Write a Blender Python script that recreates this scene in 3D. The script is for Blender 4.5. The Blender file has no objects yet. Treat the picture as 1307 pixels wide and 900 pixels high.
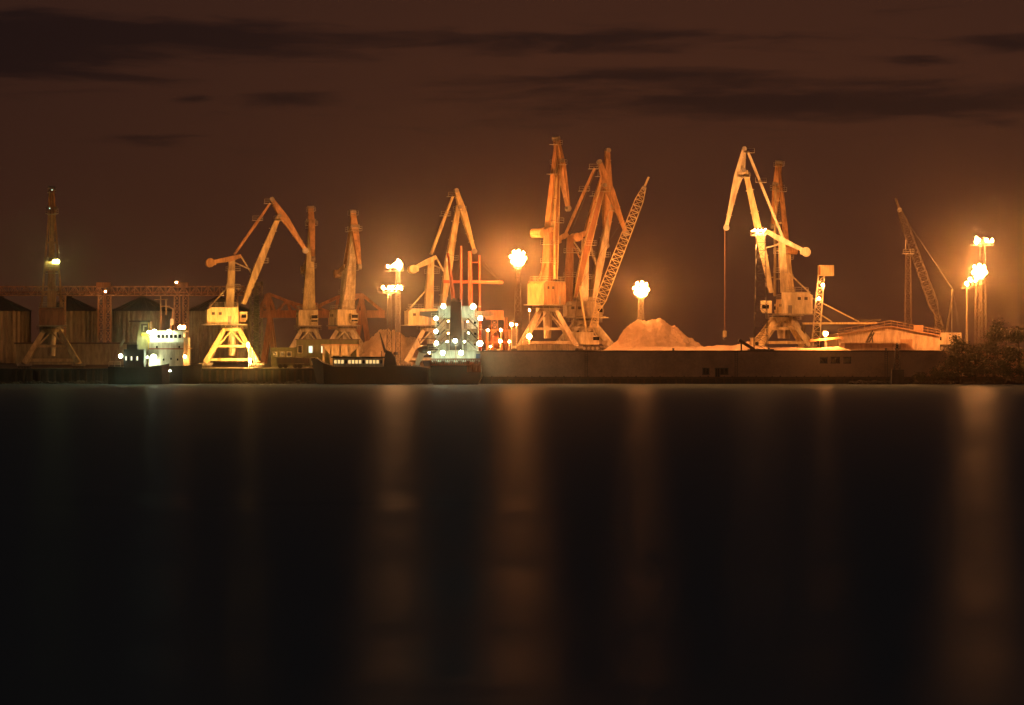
import bpy, math, random
from mathutils import Vector, Matrix, noise
random.seed(7)
R = math.radians
scene = bpy.context.scene
col = scene.collection

# ------------------------------------------------------------------ camera
# 3300 px focal length for a 1307 px wide picture, eye 9.5 m above the water
FPX, EYE, HOR = 3300.0, 9.5, 437.75
cam_d = bpy.data.cameras.new('camera')
cam = bpy.data.objects.new('camera', cam_d); col.objects.link(cam)
cam.location = (0, 0, EYE); cam.rotation_euler = (R(90), 0, 0)
cam_d.sensor_width = 36.0
cam_d.lens = 36.0 * FPX / 1307.0
cam_d.shift_y = (HOR - 450.0) / 1307.0
cam_d.clip_start = 0.5; cam_d.clip_end = 20000
scene.camera = cam

# ------------------------------------------------------------------ world
world = bpy.data.worlds.new('World'); scene.world = world
world.use_nodes = True
SUN_EL, SUN_AZ = -7.0, 180.0

class NT:
    """tiny node-graph helper"""
    def __init__(s, tree):
        s.t = tree; s.t.nodes.clear()
    def n(s, typ, ins=None, **props):
        nd = s.t.nodes.new(typ)
        for k, v in props.items(): setattr(nd, k, v)
        for k, v in (ins or {}).items():
            sock = nd.inputs[k]
            if isinstance(v, bpy.types.NodeSocket): s.t.links.new(v, sock)
            else: sock.default_value = v
        return nd
    def m(s, op, a, b=None, c=None, clamp=False):
        nd = s.n('ShaderNodeMath', {0: a}, operation=op, use_clamp=clamp)
        for i, v in ((1, b), (2, c)):
            if v is None: continue
            if isinstance(v, bpy.types.NodeSocket): s.t.links.new(v, nd.inputs[i])
            else: nd.inputs[i].default_value = v
        return nd.outputs[0]
    def mix(s, f, a, b, blend='MIX'):
        nd = s.n('ShaderNodeMix', data_type='RGBA', blend_type=blend)
        for i, v in ((0, f), (6, a), (7, b)):
            if isinstance(v, bpy.types.NodeSocket): s.t.links.new(v, nd.inputs[i])
            else: nd.inputs[i].default_value = v if i == 0 else tuple(v) + (1,) * (4 - len(v))
        return nd.outputs[2]
    def ramp(s, f, stops):
        nd = s.n('ShaderNodeValToRGB', {0: f}); cr = nd.color_ramp
        while len(cr.elements) < len(stops): cr.elements.new(0.5)
        for e, (p, c) in zip(cr.elements, stops):
            e.position = p; e.color = tuple(c) + (1,) if len(c) == 3 else c
        return nd.outputs[0]

def build_world():
    g = NT(world.node_tree)
    tc = g.n('ShaderNodeTexCoord')
    vn = g.n('ShaderNodeVectorMath', {0: tc.outputs['Generated']}, operation='NORMALIZE')
    sp = g.n('ShaderNodeSeparateXYZ', {0: vn.outputs[0]})
    x, y, z = sp.outputs
    az = g.m('MULTIPLY', g.m('ARCTAN2', x, y), 180 / math.pi)       # degrees, 0 over the harbour
    el = g.m('MULTIPLY', g.m('ARCSINE', z), 180 / math.pi)
    # twilight sky below everything, and the town's sodium glow over the horizon
    sky = g.n('ShaderNodeTexSky', sky_type='NISHITA', sun_disc=False, sun_elevation=R(SUN_EL), sun_rotation=R(SUN_AZ))
    ela = g.m('ABSOLUTE', el)
    fall = g.m('POWER', 2.718, g.m('MULTIPLY', ela, -1 / 22.0))
    daz = g.m('DIVIDE', g.m('SUBTRACT', az, 5.0), 17.0)
    dome = g.m('POWER', 2.718, g.m('MULTIPLY', g.m('MULTIPLY', daz, daz), -1.0))
    hot = g.mix(dome, (0.028, 0.0100, 0.0055), (0.066, 0.0208, 0.0086))
    glow = g.mix(fall, (0.0085, 0.0102, 0.0135), hot)
    # stratus streaks: long soft noise bands in bearing and height, with the large banks seen over the port
    cx = g.n('ShaderNodeCombineXYZ', {0: g.m('MULTIPLY', az, 0.16), 1: g.m('MULTIPLY', el, 1.15), 2: 0.0})
    warp = g.n('ShaderNodeTexNoise', {'Vector': cx.outputs[0], 'Scale': 1.1, 'Detail': 3.0})
    wv = g.n('ShaderNodeVectorMath', {0: warp.outputs['Color'], 1: (0.5, 0.5, 0.5)}, operation='SUBTRACT')
    wv2 = g.n('ShaderNodeVectorMath', {0: wv.outputs[0], 1: (0.9, 0.55, 0)}, operation='MULTIPLY')
    cw = g.n('ShaderNodeVectorMath', {0: cx.outputs[0], 1: wv2.outputs[0]}, operation='ADD')
    nz = g.n('ShaderNodeTexNoise', {'Vector': cw.outputs[0], 'Scale': 1.7, 'Detail': 8.0, 'Roughness': 0.66})
    dens = g.m('MULTIPLY_ADD', nz.outputs['Fac'], 2.6, -1.5)
    ws = g.n('ShaderNodeSeparateXYZ', {0: wv.outputs[0]})
    azw = g.m('MULTIPLY_ADD', ws.outputs[0], 3.0, az); elw = g.m('MULTIPLY_ADD', ws.outputs[1], 0.9, el)
    banks = [(-10.5, 6.35, 2.4, 0.70, 1.2), (-7.2, 6.65, 3.0, 0.36, 1.1), (1.0, 6.62, 5.5, 0.23, .95), (-4.8, 5.33, 1.9, 0.15, .8), (-7.3, 5.3, .5, .1, .6),
             (1.5, 5.85, 3.6, 0.22, .85), (7.0, 5.25, 7.0, 0.46, 1.15), (8.4, 6.22, 0.9, 0.10, .8), (10.4, 6.65, 1.6, 0.2, .9), (-7.6, 4.40, 1.4, 0.08, .6),
             (-20, 5.6, 6, .6, 1), (22, 6.2, 6, .5, 1), (33, 4.4, 8, .7, 1), (-34, 7.5, 9, .8, 1)]
    for a, e, wa, we, k in banks:
        da = g.m('DIVIDE', g.m('SUBTRACT', azw, a), wa); de = g.m('DIVIDE', g.m('SUBTRACT', elw, e), we)
        q = g.m('POWER', 2.718, g.m('MULTIPLY', g.m('ADD', g.m('MULTIPLY', da, da), g.m('MULTIPLY', de, de)), -1.0))
        dens = g.m('MULTIPLY_ADD', q, k, dens)
    cl = g.n('ShaderNodeMapRange', {0: dens, 1: -0.05, 2: 0.85, 3: 0.0, 4: 1.0}, interpolation_type='SMOOTHSTEP')
    low = g.n('ShaderNodeMapRange', {0: el, 1: 2.2, 2: 4.4, 3: 0.0, 4: 1.0}, interpolation_type='SMOOTHSTEP')
    cf = g.m('MULTIPLY', cl.outputs[0], low.outputs[0])
    dark = g.mix(1.0, glow, (0.42, 0.50, 0.66), 'MULTIPLY')
    c1 = g.mix(cf, glow, dark)
    bg1 = g.n('ShaderNodeBackground', {'Color': c1, 'Strength': 1.0})
    bg2 = g.n('ShaderNodeBackground', {'Color': sky.outputs[0], 'Strength': 0.05})
    add = g.n('ShaderNodeAddShader', {0: bg1.outputs[0], 1: bg2.outputs[0]})
    g.n('ShaderNodeOutputWorld', {'Surface': add.outputs[0]})
build_world()

# faint light of the town behind the photographer, standing in for the missing sun
sun_d = bpy.data.lights.new('sun', 'SUN'); sun_d.energy = 0.13; sun_d.angle = R(20); sun_d.color = (1.0, 0.55, 0.28)
sun = bpy.data.objects.new('sun', sun_d); col.objects.link(sun)
sun.rotation_euler = (R(68), 0, R(-12))

vs = scene.view_settings
vs.view_transform = 'Standard'; vs.look = 'None'; vs.exposure = 0.0; vs.gamma = 1.0; vs.use_curve_mapping = False
cy = scene.cycles
cy.use_denoising = True; cy.max_bounces = 5; cy.diffuse_bounces = 2; cy.glossy_bounces = 3
cy.transparent_max_bounces = 6; cy.volume_bounces = 0; cy.caustics_reflective = False; cy.caustics_refractive = False
cy.sample_clamp_indirect = 4.0; cy.use_light_tree = True; cy.light_sampling_threshold = 0.0

# ------------------------------------------------------------------ helpers
def K(Y): return Y / FPX
def PX(px, Y): return (px - 653.5) * K(Y)
def PZ(py, Y): return EYE - (py - HOR) * K(Y)
def AT(px, py, Y): return Vector((PX(px, Y), Y, PZ(py, Y)))

class MB:
    def __init__(s, rot=0.0, off=(0, 0, 0)):
        s.v = []; s.f = []; s.M = Matrix.Translation(Vector(off)) @ Matrix.Rotation(rot, 4, 'Z')
    def add(s, vv, ff):
        b = len(s.v); s.v += [tuple(s.M @ Vector(p)) for p in vv]; s.f += [tuple(b + i for i in f) for f in ff]; return s
    def box(s, c, d):
        x, y, z = c; a, b, h = d[0] / 2, d[1] / 2, d[2] / 2
        vv = [(x + i * a, y + j * b, z + k * h) for k in (-1, 1) for j in (-1, 1) for i in (-1, 1)]
        return s.add(vv, [(0, 2, 3, 1), (4, 5, 7, 6), (0, 1, 5, 4), (2, 6, 7, 3), (0, 4, 6, 2), (1, 3, 7, 5)])
    def _frame(s, p, q, up=None):
        d = (q - p).normalized()
        u = Vector(up) if up else (Vector((0, 1, 0)) if abs(d.y) < .9 else Vector((1, 0, 0)))
        a = d.cross(u)
        if a.length < 1e-4: a = d.cross(Vector((1, 0.2, 0.1)))
        a.normalize(); b = a.cross(d).normalized()     # b ~ along 'up' (lateral), a = in plane
        return a, b
    def beam(s, p, q, w, h=None, w2=None, h2=None, up=None):
        """box beam; w across the in-plane direction, h along the lateral direction"""
        p, q = Vector(p), Vector(q); h = h or w; w2 = w2 or w; h2 = h2 or h
        a, b = s._frame(p, q, up); vv = []
        for o, ww, hh in ((p, w, h), (q, w2, h2)):
            for i, j in ((-1, -1), (1, -1), (1, 1), (-1, 1)): vv.append(o + a * (i * ww / 2) + b * (j * hh / 2))
        return s.add(vv, [(3, 2, 1, 0), (4, 5, 6, 7), (0, 1, 5, 4), (1, 2, 6, 5), (2, 3, 7, 6), (3, 0, 4, 7)])
    def tube(s, p, q, r, r2=None, n=8):
        p, q = Vector(p), Vector(q); r2 = r if r2 is None else r2
        a, b = s._frame(p, q); vv = []
        for o, rr in ((p, r), (q, r2)):
            for i in range(n):
                t = 2 * math.pi * i / n; vv.append(o + a * (rr * math.cos(t)) + b * (rr * math.sin(t)))
        ff = [(i, (i + 1) % n, n + (i + 1) % n, n + i) for i in range(n)]
        return s.add(vv, ff + [tuple(range(n))[::-1], tuple(range(n, 2 * n))])
    def prism(s, pts, y0, y1, yt=None):
        """polygon in local XZ extruded along Y; yt optional per-point half thickness"""
        n = len(pts); vv = []
        for sgn in (0, 1):
            for i, (x, z) in enumerate(pts):
                yy = (y0, y1)[sgn] if yt is None else (-1, 1)[sgn] * yt[i]
                vv.append((x, yy, z))
        ff = [tuple(range(n)), tuple(range(n, 2 * n))[::-1]] + [(i, i + n, (i + 1) % n + n, (i + 1) % n) for i in range(n)]
        return s.add(vv, ff)
    def ball(s, c, r, n=8, m=5, sq=(1, 1, 1)):
        vv = [(c[0], c[1], c[2] + r * sq[2])]; ff = []
        for j in range(1, m):
            t = math.pi * j / m
            for i in range(n):
                a = 2 * math.pi * i / n
                vv.append((c[0] + r * sq[0] * math.sin(t) * math.cos(a), c[1] + r * sq[1] * math.sin(t) * math.sin(a), c[2] + r * sq[2] * math.cos(t)))
        vv.append((c[0], c[1], c[2] - r * sq[2])); L = len(vv) - 1
        for i in range(n):
            ff.append((0, 1 + i, 1 + (i + 1) % n)); ff.append((L, L - n + (i + 1) % n, L - n + i))
            for j in range(m - 2):
                a = 1 + j * n; ff.append((a + i, a + n + i, a + n + (i + 1) % n, a + (i + 1) % n))
        return s.add(vv, ff)
    def rail(s, pts, h=1.1, step=1.6, r=0.04):
        for p, q in zip(pts[:-1], pts[1:]):
            p, q = Vector(p), Vector(q); L = (q - p).length; k = max(1, int(L / step))
            for z in (h, h * .5): s.beam(p + Vector((0, 0, z)), q + Vector((0, 0, z)), r * 1.6)
            for i in range(k + 1): s.beam(p.lerp(q, i / k), p.lerp(q, i / k) + Vector((0, 0, h)), r * 1.6)
        return s
    def lattice(s, p, q, w0, w1, n, r, d0=None, d1=None):
        """four-chord lattice mast with zig-zag bracing"""
        p, q = Vector(p), Vector(q); a, b = s._frame(p, q); d0 = d0 or w0; d1 = d1 or w1
        def c(t, i, j): return p.lerp(q, t) + a * (i * (w0 + (w1 - w0) * t) / 2) + b * (j * (d0 + (d1 - d0) * t) / 2)
        cs = [(-1, -1), (1, -1), (1, 1), (-1, 1)]
        for i, j in cs: s.beam(c(0, i, j), c(1, i, j), r * 2)
        for k in range(n):
            t0, t1 = k / n, (k + 1) / n
            for e in range(4):
                A, B = cs[e], cs[(e + 1) % 4]
                if (k + e) % 2: A, B = B, A
                s.beam(c(t0, *A), c(t1, *B), r * 1.3)
                s.beam(c(t1, *A), c(t1, *B), r * 1.3)
        return s
    def ladder(s, p, q, w=0.5, r=0.04, side=(0, 1, 0)):
        p, q = Vector(p), Vector(q); sd = Vector(side) * w / 2; n = int((q - p).length / 0.45)
        for g in (-1, 1): s.beam(p + sd * g, q + sd * g, r * 2)
        for i in range(n): o = p.lerp(q, (i + .5) / n); s.beam(o - sd, o + sd, r * 1.5, up=(0, 0, 1) if abs(side[1]) > .5 else (0, 1, 0))
        return s
    def build(s, name, mat, parent=None, smooth=False):
        me = bpy.data.meshes.new(name); me.from_pydata([tuple(p) for p in s.v], [], s.f); me.update()
        if smooth:
            for p in me.polygons: p.use_smooth = True
        me.materials.append(mat if not isinstance(mat, str) else M[mat])
        o = bpy.data.objects.new(name, me); col.objects.link(o)
        if parent: o.parent = parent
        return o

def tag(o, label, cat, group=None):
    o['label'] = label; o['category'] = cat
    if group: o['group'] = group
    return o
def thing(name, label, cat, loc=(0, 0, 0), group=None):
    o = bpy.data.objects.new(name, None); col.objects.link(o); o.location = loc
    o.empty_display_size = 1.0
    return tag(o, label, cat, group)
def struct(o, kind='structure'):
    o['kind'] = kind; return o

# ------------------------------------------------------------------ materials
M = {}
def paint(name, base, rough=0.55, dirt=(0.10, 0.055, 0.03), amt=0.72, scale=0.5, metal=0.0, streak=True, fine=0.85):
    m = bpy.data.materials.new(name); m.use_nodes = True; g = NT(m.node_tree)
    tc = g.n('ShaderNodeTexCoord'); oi = g.n('ShaderNodeObjectInfo')
    mp = g.n('ShaderNodeMapping', {'Vector': tc.outputs['Object'], 'Scale': (1, 1, 0.22) if streak else (1, 1, 1)})
    of = g.n('ShaderNodeVectorMath', {0: mp.outputs[0], 1: oi.outputs['Location']}, operation='ADD')
    n1 = g.n('ShaderNodeTexNoise', {'Vector': of.outputs[0], 'Scale': scale, 'Detail': 7.0, 'Roughness': 0.65})
    n2 = g.n('ShaderNodeTexNoise', {'Vector': tc.outputs['Object'], 'Scale': 2.6, 'Detail': 4.0, 'Roughness': 0.7})
    f = g.n('ShaderNodeMapRange', {0: n1.outputs['Fac'], 1: 0.44, 2: 0.70, 3: 0.0, 4: amt})
    n3 = g.n('ShaderNodeTexNoise', {'Vector': of.outputs[0], 'Scale': 1.6, 'Detail': 3.0, 'Roughness': 0.6})
    f3 = g.n('ShaderNodeMapRange', {0: n3.outputs['Fac'], 1: 0.36, 2: 0.66, 3: 0.0, 4: fine})
    c0 = g.mix(f3.outputs[0], base, tuple(b * 0.55 for b in base))
    c = g.mix(f.outputs[0], c0, dirt)
    r = g.m('MULTIPLY_ADD', n2.outputs['Fac'], 0.25, rough - 0.1)
    bp = g.n('ShaderNodeBump', {'Height': n2.outputs['Fac'], 'Strength': 0.15, 'Distance': 0.05})
    b = g.n('ShaderNodeBsdfPrincipled', {'Base Color': c, 'Roughness': r, 'Metallic': metal, 'Normal': bp.outputs[0]})
    g.n('ShaderNodeOutputMaterial', {'Surface': b.outputs[0]})
    M[name] = m; return m
def emit(name, color, strength):
    m = bpy.data.materials.new(name); m.use_nodes = True; g = NT(m.node_tree)
    e = g.n('ShaderNodeEmission', {'Color': tuple(color) + (1,), 'Strength': strength})
    g.n('ShaderNodeOutputMaterial', {'Surface': e.outputs[0]})
    M[name] = m; return m

paint('crane_yellow', (0.60, 0.49, 0.28))
paint('crane_cream', (0.66, 0.58, 0.42))
paint('crane_orange', (0.50, 0.29, 0.14))
paint('crane_rust', (0.34, 0.16, 0.085), amt=0.6)
paint('mast_steel', (0.09, 0.08, 0.07))
paint('lattice_dull', (0.075, 0.048, 0.03))
paint('gallery_paint', (0.52, 0.30, 0.17))
paint('crane_grey', (0.42, 0.37, 0.29))
paint('house_cream', (0.72, 0.60, 0.36), amt=0.35)
paint('gantry_red', (0.45, 0.17, 0.07))
paint('steel_dark', (0.05, 0.045, 0.04), rough=0.5)
paint('steel_grey', (0.30, 0.28, 0.25), rough=0.5)
paint('galvanised', (0.45, 0.44, 0.40), rough=0.4, metal=0.3, amt=0.3)
paint('silo_steel', (0.30, 0.27, 0.19), rough=0.45, metal=0.2, amt=0.55, scale=0.25)
paint('silo_roof', (0.07, 0.055, 0.04), rough=0.6)
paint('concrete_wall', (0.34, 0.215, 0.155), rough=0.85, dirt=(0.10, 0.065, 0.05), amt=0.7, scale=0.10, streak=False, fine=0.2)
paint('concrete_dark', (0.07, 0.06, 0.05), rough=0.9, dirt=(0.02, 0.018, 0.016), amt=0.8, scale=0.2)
paint('plaster_green', (0.10, 0.115, 0.055), rough=0.8, amt=0.4)
paint('plaster_grey', (0.28, 0.27, 0.19), rough=0.8, amt=0.4)
paint('warehouse_sheet', (0.56, 0.46, 0.35), rough=0.6, amt=0.3)
paint('warehouse_roof', (0.42, 0.27, 0.17), rough=0.6, amt=0.4)
paint('ship_white', (0.72, 0.74, 0.66), rough=0.45, amt=0.35)
paint('ship_cream', (0.66, 0.62, 0.48), rough=0.5, amt=0.4)
paint('hull_black', (0.012, 0.012, 0.013), rough=0.85, dirt=(0.03, 0.016, 0.01), amt=0.4)
paint('hull_red', (0.38, 0.12, 0.05), rough=0.5, amt=0.5)
paint('funnel_black', (0.02, 0.02, 0.02), rough=0.5, amt=0.3)
paint('mast_red', (0.36, 0.075, 0.03), rough=0.5, amt=0.4)
paint('trim_yellow', (0.7, 0.45, 0.05), rough=0.5, amt=0.2)
paint('blue_paint', (0.05, 0.12, 0.30), rough=0.5, amt=0.2)
paint('rubber', (0.02, 0.02, 0.02), rough=0.9, amt=0.2)
paint('glass_dark', (0.012, 0.013, 0.016), rough=0.15, amt=0.1)
paint('timber', (0.10, 0.07, 0.045), rough=0.9)
paint('bark', (0.06, 0.045, 0.03), rough=0.95)
def sand_mat(name, a, b, sc):
    m = bpy.data.materials.new(name); m.use_nodes = True; g = NT(m.node_tree)
    tc = g.n('ShaderNodeTexCoord')
    n1 = g.n('ShaderNodeTexNoise', {'Vector': tc.outputs['Object'], 'Scale': sc, 'Detail': 8.0, 'Roughness': 0.7})
    n2 = g.n('ShaderNodeTexNoise', {'Vector': tc.outputs['Object'], 'Scale': sc * 14, 'Detail': 3.0})
    c = g.mix(n1.outputs['Fac'], a, b)
    bp = g.n('ShaderNodeBump', {'Height': n2.outputs['Fac'], 'Strength': 0.6, 'Distance': 0.25})
    bs = g.n('ShaderNodeBsdfPrincipled', {'Base Color': c, 'Roughness': 0.95, 'Normal': bp.outputs[0]})
    g.n('ShaderNodeOutputMaterial', {'Surface': bs.outputs[0]}); M[name] = m
sand_mat('sand', (0.20, 0.13, 0.085), (0.58, 0.42, 0.30), 0.5)
sand_mat('coarse_sand', (0.34, 0.24, 0.15), (0.70, 0.54, 0.37), 0.5)
sand_mat('ground_mat', (0.05, 0.04, 0.03), (0.11, 0.085, 0.06), 0.06)
sand_mat('yard_mat', (0.20, 0.14, 0.09), (0.34, 0.24, 0.16), 0.09)
sand_mat('rock_mat', (0.03, 0.027, 0.022), (0.08, 0.065, 0.05), 0.3)
def leaf_mat():
    m = bpy.data.materials.new('leaf'); m.use_nodes = True; g = NT(m.node_tree)
    gi = g.n('ShaderNodeNewGeometry')
    c = g.ramp(gi.outputs['Random Per Island'], [(0, (0.012, 0.018, 0.007)), (0.6, (0.022, 0.03, 0.01)), (1, (0.04, 0.042, 0.015))])
    b = g.n('ShaderNodeBsdfPrincipled', {'Base Color': c, 'Roughness': 0.7})
    g.n('ShaderNodeOutputMaterial', {'Surface': b.outputs[0]}); M['leaf'] = m
leaf_mat()
def water_mat():
    m = bpy.data.materials.new('water'); m.use_nodes = True; g = NT(m.node_tree)
    tc = g.n('ShaderNodeTexCoord')
    mp = g.n('ShaderNodeMapping', {'Vector': tc.outputs['Object'], 'Scale': (0.012, 0.055, 1)})
    n1 = g.n('ShaderNodeTexNoise', {'Vector': mp.outputs[0], 'Scale': 1.0, 'Detail': 4.0, 'Roughness': 0.6})
    mp2 = g.n('ShaderNodeMapping', {'Vector': tc.outputs['Object'], 'Scale': (0.3, 2.6, 1)})
    n2 = g.n('ShaderNodeTexNoise', {'Vector': mp2.outputs[0], 'Scale': 1.0, 'Detail': 5.0, 'Roughness': 0.6})
    mp3 = g.n('ShaderNodeMapping', {'Vector': tc.outputs['Object'], 'Scale': (0.10, 0.8, 1), 'Rotation': (0, 0, .06)})
    n3 = g.n('ShaderNodeTexNoise', {'Vector': mp3.outputs[0], 'Scale': 1.0, 'Detail': 3.0, 'Roughness': 0.5})
    r = g.n('ShaderNodeMapRange', {0: n1.outputs['Fac'], 1: 0.30, 2: 0.72, 3: 0.26, 4: 0.37})
    bp = g.n('ShaderNodeBump', {'Height': g.m('ADD', n2.outputs['Fac'], g.m('MULTIPLY', n3.outputs['Fac'], 1.2)), 'Strength': 0.8, 'Distance': 0.12})
    gl = g.n('ShaderNodeBsdfGlossy', {'Color': (0.0062, 0.0072, 0.0095, 1), 'Roughness': r.outputs[0], 'Normal': bp.outputs[0]}, distribution='BECKMANN')
    df = g.n('ShaderNodeBsdfDiffuse', {'Color': (0.10, 0.15, 0.19, 1)})
    b = g.n('ShaderNodeAddShader', {0: gl.outputs[0], 1: df.outputs[0]})
    g.n('ShaderNodeOutputMaterial', {'Surface': b.outputs[0]}); M['water'] = m
water_mat()

SODIUM, WARM, PALE, GREENISH = (1.0, 0.29, 0.055), (1.0, 0.36, 0.09), (0.86, 1.0, 0.60), (0.92, 0.95, 0.25)
emit('lamp_sodium', SODIUM, 2400.0)
emit('lamp_sodium_heap', SODIUM, 900.0)
emit('lamp_sodium_small', SODIUM, 900.0)
emit('lamp_warm', WARM, 3000.0)
emit('lamp_warm_small', WARM, 700.0)
emit('lamp_pale', PALE, 165.0)
emit('lamp_pale_dim', PALE, 14.0)
emit('lamp_greenish', GREENISH, 550.0)
emit('lamp_yellow', (1.0, 0.46, 0.09), 2600.0)
emit('lamp_warm_strong', WARM, 7000.0)
emit('window_lit', (1.0, 0.92, 0.62), 1.6)
emit('warm_glow', (1.0, 0.62, 0.22), 1.1)
emit('window_teal', (0.75, 1.0, 0.78), 1.3)
emit('signal_red', (1.0, 0.08, 0.02), 6.0)

# ------------------------------------------------------------------ setting: water, ground, quays
GL, GR, QY = 3.27, 7.6, 600.0           # left terrace, right terrace, quay front
XE = 1450.0
sea = MB(); sea.add([(-XE, -60, 0), (XE, -60, 0), (XE, 2900, 0), (-XE, 2900, 0)], [(0, 1, 2, 3)])
struct(sea.build('water', 'water'))
xb0, xb1 = PX(548, QY), PX(613, QY)     # the dock basin between the two quays
g = MB()
def slab(x0, x1, y0, y1, z, m=g): m.box(((x0 + x1) / 2, (y0 + y1) / 2, z / 2 - 1), (x1 - x0, y1 - y0, z + 2))
slab(-XE, xb0, 606, 676, GL); slab(-XE, XE, 676.01, 2880, GL - .004)
struct(g.build('ground', 'ground_mat'))
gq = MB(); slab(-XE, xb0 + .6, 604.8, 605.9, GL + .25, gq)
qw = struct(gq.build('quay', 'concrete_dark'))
for i in range(54):                      # tyre-faced fender posts along the low quay
    x = PX(20 + i * 9.9, 604)
    MB().box((x, 604.55, 1.5), (.5, .46, 3.2)).build('fender_post', 'timber', qw)
# raised pier on the right with its long wall
gp = MB(); gp.box(((xb1 + XE) / 2, 651, GR / 2 - 1), (XE - xb1, 96, GR + 2 - .02))
pier = struct(gp.build('pier', 'yard_mat'))

pw = thing('pier_wall', 'long dark brown concrete pier wall facing the water below the orange-lit yard', 'wall', (0, 600, 0))
wx1 = PX(1500, 600)
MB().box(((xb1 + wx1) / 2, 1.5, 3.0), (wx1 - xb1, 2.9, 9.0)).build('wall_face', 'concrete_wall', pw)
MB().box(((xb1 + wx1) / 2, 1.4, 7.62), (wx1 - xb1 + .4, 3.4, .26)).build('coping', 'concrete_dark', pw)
for i in range(86):
    x = xb1 + .8 + i * 1.86
    MB().box((x, -.08, .62), (.32, .34, 2.3 + .25 * math.sin(i * 2.1))).build('fender_post', 'timber', pw)
MB().box(((xb1 + wx1) / 2, -.1, 1.45), (wx1 - xb1, .22, .35)).build('waling', 'timber', pw)
MB().box(((xb1 + wx1) / 2, .02, .5), (wx1 - xb1, .08, 1.5)).build('weed_band', 'rock_mat', pw)
for i in range(12):                                    # ladders and bollards on the face
    x = xb1 + 7 + i * 11.6
    if i % 3 == 1: MB().ladder((x + 6, -.12, 1.6), (x + 6, -.12, 7.5), .6, .05, (1, 0, 0)).build('ladder', 'steel_dark', pw)
    if i % 2: MB().tube((x + 2 + (i * 37 % 5), .3, 7.75), (x + 2 + (i * 37 % 5), .3, 8.3), .22, .3, 10).build('bollard', 'steel_dark', pw)
for a, b, c, d in ((897, 905, 470, 478), (913, 918.6, 470, 485), (919.4, 929, 470, 478), (1047, 1055.5, 456, 463.5), (1061, 1071.5, 456, 463.5), (1077, 1085.5, 456, 463.5)):
    x0, x1, z0, z1 = PX(a, 600), PX(b, 600), PZ(d, 600), PZ(c, 600)
    w = MB()
    for cx_, cz_, sx, sz in (((x0 + x1) / 2, z1, x1 - x0 + .3, .18), ((x0 + x1) / 2, z0, x1 - x0 + .3, .2), (x0, (z0 + z1) / 2, .16, z1 - z0), (x1, (z0 + z1) / 2, .16, z1 - z0), ((x0 + x1) / 2, (z0 + z1) / 2, .1, z1 - z0)):
        w.box((cx_, .02, cz_), (sx, .22, sz))
    f = w.build('window', 'concrete_dark', pw)
    MB().box(((x0 + x1) / 2, .04, (z0 + z1) / 2), (x1 - x0 - .1, .05, z1 - z0 - .1)).build('pane', 'glass_dark', f)

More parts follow.
